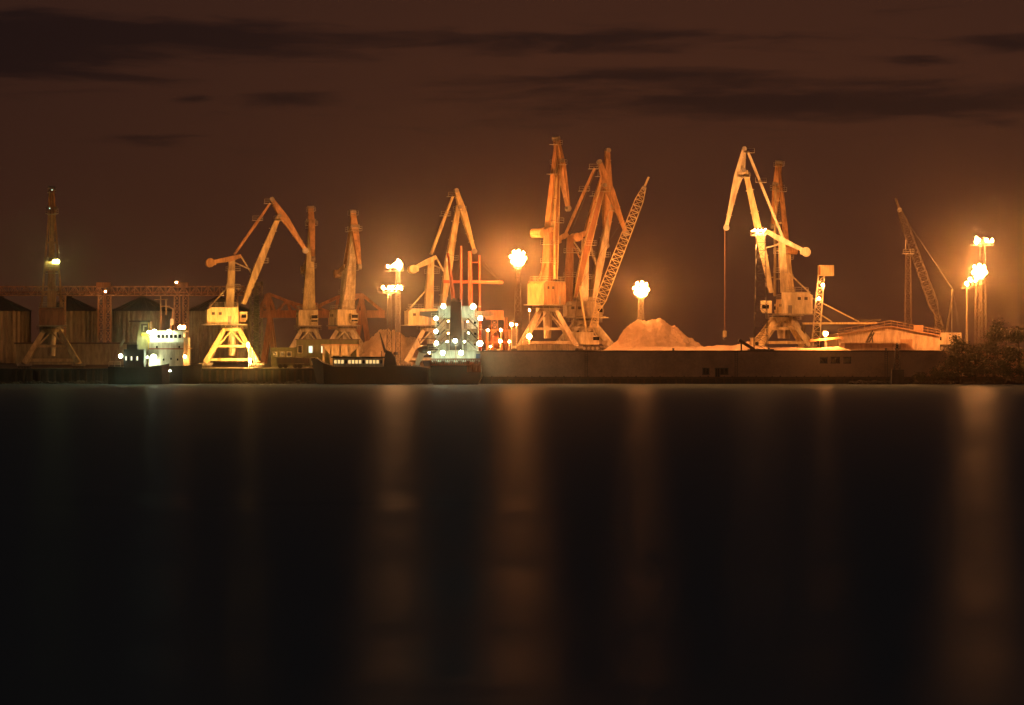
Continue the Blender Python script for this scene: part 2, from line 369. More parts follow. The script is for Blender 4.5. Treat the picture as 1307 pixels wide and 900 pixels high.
# ------------------------------------------------------------------ portal cranes
STD = dict(ph=10.6, pw=6.6, pd=5.2, house=(-6.6, 1.4, 11.0, 15.2, 2.6), cab=(2.0, 4.0, 11.6, 14.2), col=(0.0, 15.2, 28.0),
           rock=((2.4, 28.4), (-5.2, 26.6)), tie=((0.3, 28.9), (10.0, 42.2)),
           boom=((2.8, 16.0), (11.8, 38.8)), jib=((10.1, 42.8), (11.8, 38.8), (18.4, 30.0)))
def portal_crane(label, axis_px, base_z, Y, slew, prof=None, mats=('crane_yellow', 'crane_yellow', 'house_cream', 'crane_cream'),
                 portal_rot=0.0, twin=False, k=1.0, lattice_tie=False, hook=None, cabside=1):
    """level-luffing quay crane; joints given as (reach, height) in metres from the slewing axis"""
    p = dict(STD); p.update(prof or {})
    mb_, mj, mh, mp_ = mats
    mf = 'crane_yellow' if mb_ in ('crane_orange', 'crane_rust') else mb_  # lighter flange colour puts the lit boom edges into the paint
    t = thing('portal_crane', label, 'crane', (PX(axis_px, Y), Y, base_z), 'portal cranes along the quays')
    def S(q): return (q[0] * k, 0.0, q[1] * k)
    ph, pw_, pd = p['ph'] * k, p['pw'] * k, p['pd'] * k
    rp, rs = R(portal_rot), R(slew)
    # portal: four splayed legs, ring beam, sills, bogies
    top = ph - 1.0 * k
    for i in (-1, 1):
        for j in (-1, 1):
            MB(rp).beam((i * pw_, j * pd, 1.1 * k), (i * 1.9 * k, j * 1.7 * k, top), 1.25 * k, 1.1 * k, 1.0 * k, .9 * k).build('leg', mp_, t)
            bg = MB(rp).box((i * pw_, j * pd, .85 * k), (3.2 * k, .75 * k, .6 * k)).build('bogie', 'steel_grey', t)
            for wq in (-1.05, -.35, .35, 1.05):
                MB(rp).tube((i * pw_ + wq * k, j * pd - .22 * k, .34 * k), (i * pw_ + wq * k, j * pd + .22 * k, .34 * k), .34 * k, n=10).build('wheel', 'steel_dark', bg)
    for j in (-1, 1):
        MB(rp).beam((-pw_ * .93, j * pd * .94, 2.0 * k), (pw_ * .93, j * pd * .94, 2.0 * k), .7 * k, .5 * k).build('sill_beam', mp_, t)
        q = MB(rp); q.beam((-pw_ * .55, j * pd * .62, 5.4 * k), (pw_ * .55, j * pd * .62, 5.4 * k), .55 * k, .4 * k)
        q.beam((-pw_ * .5, j * pd * .6, 5.6 * k), (0, j * pd * .36, top - .3 * k), .32 * k); q.beam((pw_ * .5, j * pd * .6, 5.6 * k), (0, j * pd * .36, top - .3 * k), .32 * k)
        q.build('brace', mp_, t)
    for i in (-1, 1):
        MB(rp).beam((i * pw_ * .55, -pd * .62, 5.4 * k), (i * pw_ * .55, pd * .62, 5.4 * k), .5 * k, .4 * k, up=(0, 0, 1)).build('cross_beam', mp_, t)
    MB(rp).tube((0, 0, 3.0 * k), (0, 0, top), .85 * k, 1.2 * k, 12).build('stair_shaft', 'crane_grey', t)
    MB(rp).tube((0, 0, top - .3 * k), (0, 0, top + .55 * k), 2.9 * k, 2.9 * k, 20).build('ring_beam', mp_, t)
    MB().tube((0, 0, top + .55 * k), (0, 0, top + 1.05 * k), 2.2 * k, 2.2 * k, 20).build('slewing_ring', 'steel_dark', t)
    dk = MB(rp).tube((0, 0, top + .3 * k), (0, 0, top + .36 * k), 3.9 * k, 3.9 * k, 20).build('deck', 'steel_grey', t)
    rr = [(3.8 * k * math.cos(a), 3.8 * k * math.sin(a), top + .36 * k) for a in [i * math.pi / 8 for i in range(17)]]
    MB(rp).rail(rr, 1.1, 1.5).build('railing', 'crane_grey', dk)
    MB(rp).ladder((pw_ * .75, -pd * .85, 2.6 * k), (2.6 * k, -2.3 * k, top), .7, side=(.6, .8, 0)).build('ladder', 'crane_grey', t)
    # machine house
    u0, u1, h0, h1, hw = [a * k for a in p['house']]
    body = MB(rs).prism([(u0, h0), (u1, h0), (u1, h1), (u0 + .9 * k, h1), (u0, h1 - .7 * k)], -hw, hw).build('machine_house', mh, t)
    n = 6
    for i in range(n + 1):
        x = u0 + (u1 - u0) * (i + .04) / (n + .08)
        for j in (-1, 1): MB(rs).box((x, j * (hw + .03), (h0 + h1) / 2 - .2 * k), (.12, .08, (h1 - h0) - .7 * k)).build('rib', mh, body)
    MB(rs).box(((u0 + u1) / 2, 0, h1 + .08), (u1 - u0 - .9 * k, hw * 2 + .3, .14)).build('house_roof', 'crane_grey', body)
    MB(rs).rail([(u0 + 1 * k, -hw, h1 + .15), (u1, -hw, h1 + .15), (u1, hw, h1 + .15), (u0 + 1 * k, hw, h1 + .15), (u0 + 1 * k, -hw, h1 + .15)]).build('railing', 'crane_grey', body)
    for j in (-1, 1):
        x = u0 + (u1 - u0) * .72
        MB(rs).box((x, j * (hw + .06), h0 + 1.05 * k), (.9 * k, .08, 2.0 * k)).build('door', 'steel_grey', body)
        for xx in (.2, .42): MB(rs).box((u0 + (u1 - u0) * xx, j * (hw + .06), h1 - 1.5 * k), (.8 * k, .08, .7 * k)).build('vent', 'steel_dark', body)
    MB(rs).box(((u0 + u1) / 2 + .6 * k, 0, h0 - .12 * k), (u1 - u0 + 3.0 * k, hw * 2 + 1.2, .22 * k)).build('turntable', 'crane_grey', t)
    # cab
    a0, a1, b0, b1 = [a * k for a in p['cab']]
    yc = cabside * (hw * .55)
    cb = MB(rs).prism([(a0, b0), (a1 - .5 * k, b0), (a1, b0 + 1.0 * k), (a1 - .1 * k, b1), (a0, b1)], yc - 1.0 * k, yc + 1.0 * k).build('cab', mh, t)
    q = MB(rs)
    q.beam((a1 - .22 * k, yc, b0 + .45 * k), (a1 - .02 * k, yc, b1 - .35 * k), .2, 1.7 * k)
    for j in (-1, 1): q.box(((a0 + a1) / 2 + .1 * k, yc + j * 1.0 * k, b0 + 1.5 * k), ((a1 - a0) * .6, .1, .9 * k))
    q.build('cab_window', 'glass_dark', cb)
    # column with ladder and landings
    cu, c0, c1 = [a * k for a in p['col']]
    q = MB(rs)
    q.beam((cu - .7 * k, 0, c0), (cu, 0, c1), 2.1 * k, 2.3 * k, 1.5 * k, 1.6 * k)
    cm = q.build('column', mb_, t)
    MB(rs).beam((u0 + .8 * k, 0, h1), (cu - .6 * k, 0, c0 + (c1 - c0) * .45), .35 * k, .3 * k).build('back_stay', mb_, t)
    MB(rs).ladder((cu + .75 * k, .6 * k, c0), (cu + .85 * k, .6 * k, c1), .5).build('ladder', 'crane_grey', cm)
    for fz in (.38, .74):
        zz = c0 + (c1 - c0) * fz
        q = MB(rs).box((cu + .3 * k, 0, zz), (3.6 * k, 3.0 * k, .1))
        q.rail([(cu - 1.4 * k, -1.45 * k, zz), (cu + 2.0 * k, -1.45 * k, zz), (cu + 2.0 * k, 1.45 * k, zz), (cu - 1.4 * k, 1.45 * k, zz)])
        q.build('landing', 'crane_grey', cm)
    # rocker with counterweight
    ra, rb = S(p['rock'][0]), S(p['rock'][1])
    va, vb = Vector(ra), Vector(rb); dv = (vb - va).normalized(); nv = Vector((-dv.z, 0, dv.x)) * (1 if dv.x < 0 else -1)
    if nv.z > 0: nv = -nv
    mid = va.lerp(vb, .38)
    pts = [va - nv * .45 * k, mid - nv * .5 * k, vb - nv * .4 * k, vb + nv * .4 * k, mid + nv * .85 * k, va + nv * .45 * k]
    rk = MB(rs)
    for j in (-1, 1): rk.prism([(v.x, v.z) for v in pts], j * .95 * k - .22 * k, j * .95 * k + .22 * k)
    rk = rk.build('rocker', mj, t)
    q = MB(rs); e = vb + dv * .3 * k
    q.tube((e.x, -1.5 * k, e.z - .1 * k), (e.x, 1.5 * k, e.z - .1 * k), 1.15 * k, n=14)
    q.box((e.x - dv.x * .9 * k, 0, e.z), (1.3 * k, 2.6 * k, 1.3 * k)); q.build('counterweight', mj, rk)
    # boom: tapered box, deepest at two fifths
    bf, bh = Vector(S(p['boom'][0])), Vector(S(p['boom'][1])); d = (bh - bf).normalized(); nn = Vector((d.z, 0, -d.x))
    if twin:
        bm = MB(rs)
        for j in (-1, 1): bm.beam(bf + Vector((0, j * 2.5 * k, 0)), bh + Vector((0, j * .6 * k, 0)), .9 * k, .5 * k, .7 * k, .4 * k)
        for f_ in (.15, .4, .65, .85):
            o = bf.lerp(bh, f_); w_ = 2.5 + (.6 - 2.5) * f_
            bm.beam(o + Vector((0, -w_ * k, 0)), o + Vector((0, w_ * k, 0)), .4 * k, up=(0, 0, 1))
        bm = bm.build('boom', mb_, t)
    else:
        m2 = bf.lerp(bh, .42); m1 = bf.lerp(bh, .12)
        pp = [bf - nn * .35 * k, m1 - nn * .6 * k, m2 - nn * 1.0 * k, bh - nn * .5 * k, bh + nn * .5 * k, m2 + nn * .75 * k, m1 + nn * .6 * k, bf + nn * .35 * k]
        bm = MB(rs).prism([(v.x, v.z) for v in pp], 0, 0, [1.6 * k, 1.4 * k, 1.0 * k, .42 * k, .42 * k, 1.0 * k, 1.4 * k, 1.6 * k]).build('boom', mb_, t)
        lat = [1.6, 1.4, 1.0, .42]
        for side in (pp[:4], pp[7:3:-1]):
            fl = MB(rs)
            for i_ in range(3): fl.beam(side[i_], side[i_ + 1], .16 * k, (lat[i_] * 2 + .34) * k, .16 * k, (lat[i_ + 1] * 2 + .34) * k)
            fl.build('flange', mf, bm)
    for f_ in () if twin else (.12, .3, .48, .66, .84):
        o = bf.lerp(bh, f_); MB(rs).beam(o - nn * 1.12 * k, o + nn * .95 * k, .16 * k, 2 * (1.62 - 1.18 * f_) * k).build('stiffener', mb_, bm)
    for f_, dx in ((.47, 1.6), (.95, 1.5)):
        o = bf.lerp(bh, f_); z = o.z
        q = MB(rs).box((o.x + dx * k * .4, 0, z - .1), (2.8 * k, 3.2 * k, .1))
        x0, x1 = o.x + dx * k * .4 - 1.4 * k, o.x + dx * k * .4 + 1.4 * k
        q.rail([(x0, -1.6 * k, z), (x1, -1.6 * k, z), (x1, 1.6 * k, z), (x0, 1.6 * k, z)])
        q.build('platform', 'crane_grey', bm)
    lp = bf.lerp(bh, .42) + nn * .9 * k
    MB(rs).ladder(bf + nn * .7 * k, bf.lerp(bh, .97) + nn * .6 * k, .5).build('ladder', 'crane_grey', bm)
    # luffing rack
    MB(rs).beam((cu + .6 * k, 0, c1 - 1.2 * k), bf.lerp(bh, .36), .34 * k, .34 * k).build('luffing_rack', 'crane_grey', t)
    # rocker push rod
    MB(rs).beam(va, bf.lerp(bh, .30), .28 * k, .9 * k).build('push_rod', mb_, t)
    # rear tie
    ta, tb = Vector(S(p['tie'][0])), Vector(S(p['tie'][1]))
    tm = MB(rs)
    if lattice_tie:
        tm.beam(ta, tb, .6 * k, .8 * k); tn = Vector((0, 0, 1))
        tm.rail([ta.lerp(tb, i / 12) + Vector((.5 * k, 0, 0)) for i in range(13)], .9, 2.0)
    else:
        tm.beam(ta, ta.lerp(tb, .5), .55 * k, 1.5 * k, .75 * k, 1.1 * k); tm.beam(ta.lerp(tb, .5), tb, .75 * k, 1.1 * k, .5 * k, .8 * k)
    tm = tm.build('tie', mj, t)
    for f_ in (.64, .97):
        o = ta.lerp(tb, f_); q = MB(rs).box((o.x, 0, o.z + .3 * k), (2.6 * k, 2.2 * k, .1))
        q.rail([(o.x - 1.3 * k, -1.1 * k, o.z + .3 * k), (o.x + 1.3 * k, -1.1 * k, o.z + .3 * k), (o.x + 1.3 * k, 1.1 * k, o.z + .3 * k)]); q.build('platform', 'crane_grey', tm)
    # fore-jib
    ja, jp, jt = [Vector(S(q_)) for q_ in p['jib']]
    dd = (jt - ja).normalized(); jn = Vector((-dd.z, 0, dd.x))
    if jn.dot(jp - ja) > 0: jn = -jn                 # outer side, away from the pivot
    L = (jt - ja).length; pf = (jp - ja).dot(dd) / L
    pts = [ja + jn * .55 * k, ja - jn * .3 * k, jp - jn * .25 * k, ja.lerp(jt, pf + .30) - jn * .55 * k, jt - jn * .35 * k, jt + jn * .3 * k, ja.lerp(jt, pf + .10) + jn * .95 * k]
    jb = MB(rs).prism([(v.x, v.z) for v in pts], 0, 0, [.55 * k, .55 * k, .8 * k, .65 * k, .32 * k, .32 * k, .72 * k]).build('jib', mj, t)
    lat = [.55, .55, .8, .65, .32, .32, .72]
    for idx in ((1, 2, 3, 4), (0, 6, 5)):
        fl = MB(rs)
        for i_, j_ in zip(idx[:-1], idx[1:]): fl.beam(pts[i_], pts[j_], .14 * k, (lat[i_] * 2 + .3) * k, .14 * k, (lat[j_] * 2 + .3) * k)
        fl.build('flange', mj, jb)
    for f_ in (.1, .25, .4, .55, .7, .85):
        o = ja.lerp(jt, f_); MB(rs).beam(o - jn * .8 * k, o + jn * .75 * k, .12 * k, 2.0 * (.74 - .36 * f_) * k).build('stiffener', mj, jb)
    MB(rs).tube((jt.x, -.5 * k, jt.z - .3 * k), (jt.x, .5 * k, jt.z - .3 * k), .75 * k, n=14).build('sheave', 'steel_grey', jb)
    MB(rs).tube((ja.x, -.9 * k, ja.z + .2 * k), (ja.x, .9 * k, ja.z + .2 * k), .6 * k, n=12).build('sheave', 'steel_grey', jb)
    MB(rs).tube((jp.x, -1.3 * k, jp.z), (jp.x, 1.3 * k, jp.z), .55 * k, n=12).build('pivot_pin', 'steel_grey', jb)
    # hoist ropes and grab
    rp_ = MB(rs)
    for j in (-1, 1): rp_.beam((cu, j * .35 * k, c1 + .2), ja + Vector((0, j * .35 * k, .4 * k)), .09, .09)
    for j in (-1, 1): rp_.beam(ja + Vector((0, j * .3 * k, .6 * k)), jt + Vector((0, j * .3 * k, .4 * k)) + jn * .4 * k, .05, .05)
    rp_.build('rope', 'steel_dark', t)
    if hook is not None:
        hz = hook - base_z
        q = MB(rs)
        for j in (-1, 1): q.beam((jt.x + .4 * k, j * .25, jt.z - .4), (jt.x + .4 * k, j * .25, hz + 2.2), .11, .11)
        q.build('hoist_rope', 'crane_rust', t)
        hb = MB(rs).box((jt.x + .4 * k, 0, hz + 1.5), (.9, .7, 1.5)).build('hook_block', 'crane_yellow', t)
        q = MB(rs); x = jt.x + .4 * k
        a = [(x + .35 * math.sin(s_), 0, hz + .35 - .35 * math.cos(s_)) for s_ in [i * .55 - 1.0 for i in range(9)]]
        for p0, p1 in zip(a[:-1], a[1:]): q.beam(p0, p1, .16)
        q.beam((x, 0, hz + .5), (x, 0, hz + .9), .2); q.build('hook', 'steel_grey', hb)
    return t

def prof_px(axis, base_py, Y, slew, pts):
    """joint list in photo pixels -> (reach, height) metres in the slewing plane"""
    c = math.cos(R(slew)); k = K(Y); out = {}
    def f(q): return ((q[0] - axis) * k / c, (base_py - q[1]) * k)
    for key, v in pts.items(): out[key] = tuple(f(q) for q in v)
    return out

# A: far left, seen from behind
portal_crane('rust-brown crane at the left end with a greenish-yellow lamp on its column', 66, GL, 640, 100,
             dict(ph=10.2, house=(-4.8, 3.0, 10.6, 14.9, 3.0), col=(0.0, 14.9, 26.5), rock=((1.6, 27.0), (-5.5, 25.2)), tie=((0.3, 27.2), (7.0, 44.0)),
                  boom=((2.8, 15.2), (8.2, 40.0)), jib=((6.6, 44.6), (8.2, 40.0), (14.5, 31.0))),
             ('crane_orange', 'crane_orange', 'crane_rust', 'crane_yellow'), twin=True, portal_rot=8)
# B: side-on, brightly lit legs
Yb = 660
pb = prof_px(296, 469, Yb, 12, dict(boom=((310, 388), (355, 275)), jib=((346, 255), (355, 275), (388, 318)), tie=((299, 325), (344, 259)), rock=((307, 327), (270, 335))))
portal_crane('crane with bright yellow lit portal legs, jib bent over toward its right, beside the silos', 296, GL, Yb, 12, pb,
             ('crane_yellow', 'crane_orange', 'house_cream', 'crane_yellow'), portal_rot=4)
# C and D: pointing at the camera
portal_crane('tall narrow cream crane standing behind the low green building with lit windows', 393, GL, 712, -80,
             dict(col=(0, 15.2, 28.0), tie=((.3, 28.6), (8.4, 42.2)), boom=((2.8, 15.6), (9.6, 39.4)), jib=((7.9, 42.8), (9.6, 39.4), (15.0, 29.2))),
             ('crane_yellow', 'crane_orange', 'house_cream', 'crane_cream'), portal_rot=6)
portal_crane('cream crane between the red bridge gantry spans, just left of the twin light masts', 441, GL, 700, -70,
             dict(col=(0, 15.2, 26.6), rock=((2.4, 27.0), (-5.2, 25.2)), tie=((.3, 27.4), (7.4, 40.6)), boom=((2.4, 15.6), (8.6, 37.4)), jib=((6.9, 41.2), (8.6, 37.4), (13.2, 26.8))),
             ('crane_cream', 'crane_orange', 'house_cream', 'crane_cream'), portal_rot=-6)
# E: behind the lit ship
pe = prof_px(552, 468, 684, 14, dict(boom=((566, 393), (587, 262)), jib=((584, 244), (588, 264), (607, 319)), tie=((552, 325), (580, 250)), rock=((558, 328), (530, 343))))
portal_crane('pale yellow crane rising behind the ship with the black funnel', 550, GL, 684, 14, pe,
             ('crane_yellow', 'crane_yellow', 'house_cream', 'crane_cream'), portal_rot=3)
# F: red-brown crane by the big lamp
pf = prof_px(700, 447, 640, 55, dict(boom=((704, 356), (713, 200)), jib=((711, 176), (715, 203), (727, 262)), tie=((699, 297), (711, 181)), rock=((702, 291), (688, 297))))
pf.update(ph=11.0, house=(-5.2, 4.4, 11.4, 17.0, 2.4), cab=(4.8, 6.4, 11.6, 14.4), col=(0.4, 17.0, 29.5))
portal_crane('tallest red-brown crane with a big plain machine house beside the brightest lamp', 699, GR, 640, 55, pf,
             ('crane_rust', 'crane_orange', 'crane_orange', 'crane_grey'), portal_rot=5)
# G: broad boom in front
pg_ = prof_px(742, 447, 652, 8, dict(boom=((731, 380), (768, 236)), jib=((763, 207), (769, 236), (797, 296)), tie=((719, 300), (757, 214)), rock=((722, 298), (708, 306))))
pg_.update(ph=8.0, house=(-4.6, 3.2, 8.6, 12.2, 2.8), cab=(3.4, 5.4, 8.6, 11.4), col=(-3.2, 12.2, 29.0))
portal_crane('crane with a broad orange box boom and a folded jib hanging over its right side', 744, GR, 652, 8, pg_,
             ('crane_rust', 'crane_orange', 'crane_grey', 'crane_grey'), portal_rot=4)
# G2: thinner one behind it
pg2 = prof_px(752, 447, 672, 20, dict(boom=((757, 385), (783, 262)), jib=((778, 192), (783, 262), (776, 312)), tie=((748, 300), (770, 224)), rock=((751, 296), (738, 302))))
pg2.update(ph=8.0, house=(-4.0, 2.6, 8.6, 12.2, 2.4), cab=(2.8, 4.6, 8.6, 11.2), col=(-.6, 12.2, 29))
portal_crane('slim dim orange crane mostly hidden behind the broad-boomed one, its tip poking above', 750, GR, 672, 20, pg2,
             ('crane_grey', 'crane_orange', 'crane_grey', 'crane_grey'), portal_rot=-4)
# H: right, jib to the left with rope
ph_ = prof_px(996, 446, 632, 172, dict(boom=((984, 372), (951, 216)), jib=((950, 189), (949, 215), (927, 287)), tie=((1000, 306), (954, 191)), rock=((975, 292), (1026, 319))))
ph_.update(ph=8.6, pw=6.2, house=(-7.6, -.2, 9.0, 14.2, 2.6), cab=(2.2, 5.0, 9.2, 12.2), col=(-.2, 14.2, 27.2))
portal_crane('large orange crane at the right with drooping jib and one long hanging rope', 997, GR, 632, 172, ph_,
             ('crane_yellow', 'crane_cream', 'house_cream', 'crane_yellow'), portal_rot=5, hook=PZ(434, 632), lattice_tie=True, cabside=1)
# I: behind it, end-on
portal_crane('narrow crane seen end-on rising straight up behind the large roped crane', 1004, GR, 664, 97,
             dict(ph=8.6, house=(-6, 1.4, 9, 13, 2.4), cab=(2, 4, 9.4, 12), col=(0, 13, 27), rock=((2.0, 27.4), (-4.8, 25.8)), tie=((0.3, 27.6), (9.0, 48.2)),
                  boom=((2.6, 14.0), (10.4, 43.4)), jib=((8.8, 48.7), (10.4, 43.4), (16.0, 33))),
             ('crane_yellow', 'crane_orange', 'house_cream', 'crane_grey'), twin=True, portal_rot=-5)

# ------------------------------------------------------------------ lattice-boom cranes
def lattice_crane(label, foot, head, base_z, Y, mat, tip_px, w=1.9, body_side=1, mr=.09):
    f, h = AT(*foot, Y), AT(*head, Y); base = Vector((f.x - body_side * 2.0, Y, base_z))
    t = thing('lattice_crane', label, 'crane', base)
    f, h = f - base, h - base; d = (h - f).normalized()
    bm = MB().lattice(f.lerp(h, .10), f.lerp(h, .9), w, w * .8, 18, mr).build('boom', mat, t)
    MB().lattice(f, f.lerp(h, .10), w * .35, w, 2, mr).build('boom_foot', mat, bm)
    MB().lattice(f.lerp(h, .9), h, w * .8, w * .35, 3, mr).build('boom_head', mat, bm)
    tp = AT(*tip_px, Y) - base
    MB().beam(h, tp, .5, .7).build('jib_strut', mat, bm)
    MB().tube((h.x, -.4, h.z), (h.x, .4, h.z), .6, n=12).build('sheave', 'steel_grey', bm)
    s = body_side
    # undercarriage, house, cab, mast
    for j in (-1, 1):
        tr = MB().prism([(-3.2, .5), (-2.7, 0.05), (2.7, 0.05), (3.2, .5), (2.8, 1.1), (-2.8, 1.1)], j * 2.1 - .45, j * 2.1 + .45).build('track', 'steel_dark', t)
        for i in range(5): MB().tube((-2.2 + i * 1.1, j * 2.1 - .5, .55), (-2.2 + i * 1.1, j * 2.1 + .5, .55), .4, n=10).build('roller', 'steel_grey', tr)
    MB().tube((0, 0, .9), (0, 0, 1.5), 1.3, n=16).build('slewing_ring', 'steel_dark', t)
    hh = min(f.z + .4, 4.6)
    MB().box((-s * 1.4, 0, 1.5 + (hh - 1.5) / 2), (5.4, 3.0, hh - 1.5)).build('machine_house', 'crane_cream', t)
    cb = MB().box((s * 1.9, -1.1, 2.6), (1.5, 1.3, 2.2)).build('cab', 'crane_cream', t)
    MB().box((s * 1.95, -1.12, 3.0), (1.56, 1.36, .9)).build('cab_window', 'glass_dark', cb)
    if f.z > hh: MB().lattice((f.x * .6, 0, hh), (f.x, 0, f.z), 2.2, 1.2, 4, .1).build('support_tower', mat, t)
    mt = Vector((-s * 2.2, 0, max(hh, f.z) + 6.5))
    MB().beam((-s * .4, 0, hh - .2), mt, .4, 1.6, .3, .8).build('gantry_mast', mat, t)
    q = MB()
    for j in (-1, 1): q.beam(mt + Vector((0, j * .5, 0)), h + Vector((0, j * .4, 0)), .05); q.beam(mt + Vector((0, j * .5, 0)), (-s * 3.8, j * 1.0, hh), .05)
    q.build('pendant_rope', 'steel_dark', t)
    return t
lattice_crane('yellowish lattice boom crane leaning right toward the lamp above the sand heap', (761, 398), (822, 240), GR, 648, 'crane_yellow', (828, 226), 2.6)
lattice_crane('thin lattice boom crane leaning left, far right behind the arched warehouse', (1196, 402), (1148, 268), GR, 672, 'lattice_dull', (1143, 253), 2.2, body_side=-1, mr=.05)

# ------------------------------------------------------------------ light masts
def floods(t, pts, mat, r=.5, aim=(-.25, -1, -.35), housing='steel_dark', spread=False, part='floodlight'):
    for i_, (x, y, z) in enumerate(pts):
        a = Vector(aim).normalized()
        if spread: a = Vector(((-1, 1)[i_ % 2], .15, -.5)).normalized()
        c = Vector((x, y, z))
        h = MB().tube(c - a * (r * 1.1), c - a * (r * .25), r * .7, r * 1.12, 10)
        h.beam(c - a * r * .9, c - a * r * .9 - Vector((0, 0, r * 1.4)), .1)
        h = h.build(part, housing, t)
        MB().ball(c, r, 10, 6).build('lens', mat, h, smooth=True)
def ring(n, rad, z, y=0, x=0): return [(x + rad * math.cos(2 * math.pi * (i + .5) / n), y + rad * .75 * math.sin(2 * math.pi * (i + .5) / n), z) for i in range(n)]

def light_mast(label, px, Y, base_z, top_py, clusters, mast_mat='steel_dark', w=1.5, lattice=True, group='floodlight masts', aim=None):
    base = Vector((PX(px, Y), Y, base_z)); t = thing('light_mast', label, 'light mast', base, group)
    H = PZ(top_py, Y) - base_z
    m = MB()
    if lattice: m.lattice((0, 0, 0), (0, 0, H), w * 1.25, w * .75, max(8, int(H / 1.8)), .06)
    else: m.tube((0, 0, 0), (0, 0, H), w * .35, w * .18, 10)
    m.build('mast', mast_mat, t)
    MB().box((0, 0, .2), (w * 2.2, w * 2.2, .5)).build('footing', 'concrete_dark', t)
    for (cx, cyy, mat, n, rad, r, arr) in clusters:
        x = (cx - px) * K(Y); z = PZ(cyy, Y) - base_z
        pl = MB(); z_ = z - rad * .8 - .9; xl, xr = min(0, x) - 1.3, max(0, x) + 1.3
        for y_ in (-1.1, 0, 1.1): pl.beam((xl, y_, z_), (xr, y_, z_), .12)
        for x_ in (xl, xr): pl.beam((x_, -1.1, z_), (x_, 1.1, z_), .12, up=(0, 0, 1))
        pl.rail([(min(0, x) - 1.3, -1.1, z - rad * .8 - .85), (max(0, x) + 1.3, -1.1, z - rad * .8 - .85)], 1.0)
        pl.build('platform', mast_mat, t)
        if arr == 'ring': pts = [(x + rad * math.cos(2 * math.pi * i / n + .3), -.9 - .15 * (i % 2), z + rad * math.sin(2 * math.pi * i / n + .3)) for i in range(n)] + [(x + rad * .42 * math.cos(1.57 * i), -1.0, z + rad * .42 * math.sin(1.57 * i)) for i in range(4)]
        else: pts = [(x + (i - (n - 1) / 2) * r * 2.1, -.8, z) for i in range(n)]
        fr = MB()
        for (a, b, c) in pts: fr.beam((x, -.2, z), (a, -.35, c), .14)
        fr.beam((x, -.2, z - rad - 1.0), (x, -.2, z + rad), .25)
        fr.build('lamp_frame', mast_mat, t)
        floods(t, pts, mat, r, aim or (0, -1, 0), spread=aim is None)
    return t
light_mast('floodlight mast bearing the brightest round lamp, just left of the tallest red-brown crane', 661, 622, GR, 334, [(661, 329, 'lamp_sodium', 14, 1.45, .52, 'ring')], 'mast_steel')
light_mast('floodlight mast with round lamp directly above the large sand heap', 818, 656, GR, 374, [(818, 369, 'lamp_sodium_heap', 14, 1.5, .53, 'ring')], 'mast_steel')
light_mast('taller of the twin masts left of the lit ship, upper lamp cluster', 508, 640, GL, 340, [(508.5, 337.5, 'lamp_warm', 4, .75, .5, 'ring'), (498, 340, 'lamp_warm_small', 2, .3, .35, 'row')], 'steel_dark', 1.1)
light_mast('shorter of the twin masts left of the lit ship, lower lamp row', 497, 630, GL, 370, [(501.5, 367, 'lamp_warm', 5, .4, .5, 'row'), (490, 368, 'lamp_warm_small', 1, .3, .35, 'row')], 'steel_dark', 1.1)
light_mast('dark lattice mast in front of the large roped crane with a short row of lamps', 971, 612, GR, 300, [(967, 293.5, 'lamp_warm_strong', 4, .3, .38, 'row'), (974, 292, 'lamp_warm_small', 2, .3, .3, 'row')], 'steel_dark', 2.6, aim=(.35, .75, -.62))
light_mast('taller light mast at the right edge with two lamp clusters at its top', 1254, 660, GR, 303, [(1246, 306, 'lamp_warm', 3, .5, .5, 'ring'), (1262, 307, 'lamp_warm', 2, .4, .45, 'row')], 'mast_steel', 1.5)
light_mast('light mast at the right edge with bright sodium lamps above the trees', 1249, 622, GR, 346, [(1249, 346, 'lamp_sodium', 12, 1.3, .5, 'ring'), (1241, 357, 'lamp_sodium', 2, .4, .5, 'row')], 'mast_steel', 1.5)
light_mast('short post with one small lamp beside the bright mast at the right edge', 1234, 636, GR, 360, [(1234, 362, 'lamp_sodium', 1, .2, .5, 'row')], 'mast_steel', .9, False)
um = thing('unlit_mast', 'tall unlit lattice mast with empty platform behind the arched warehouse', 'mast', (PX(1159, 668), 668, GR))
Hm = PZ(318, 668) - GR
MB().lattice((0, 0, 0), (0, 0, Hm), 1.7, 1.2, 16, .06).build('mast', 'lattice_dull', um)
MB().box((0, 0, Hm - 1.2), (2.8, 2.2, .15)).rail([(-1.4, -1.1, Hm - 1.2), (1.4, -1.1, Hm - 1.2), (1.4, 1.1, Hm - 1.2)]).build('platform', 'crane_grey', um)
MB().beam((-.6, 0, Hm), (-.6, 0, Hm + 2.4), .2).build('lightning_rod', 'crane_grey', um)

def work_lamp(label, px, py, Y, base_z, mat, r=.35, cat='lamp', group='working lamps on poles', aim=(0, -1, -.3)):
    z = PZ(py, Y) - base_z
    t = thing('work_lamp', label, cat, (PX(px, Y), Y, base_z), group)
    MB().tube((0, 0, 0), (0, 0, max(z - .1, .2)), .12, .07, 8).build('pole', 'steel_grey', t)
    floods(t, [(0, -.35, z)], mat, r, aim)
    return t

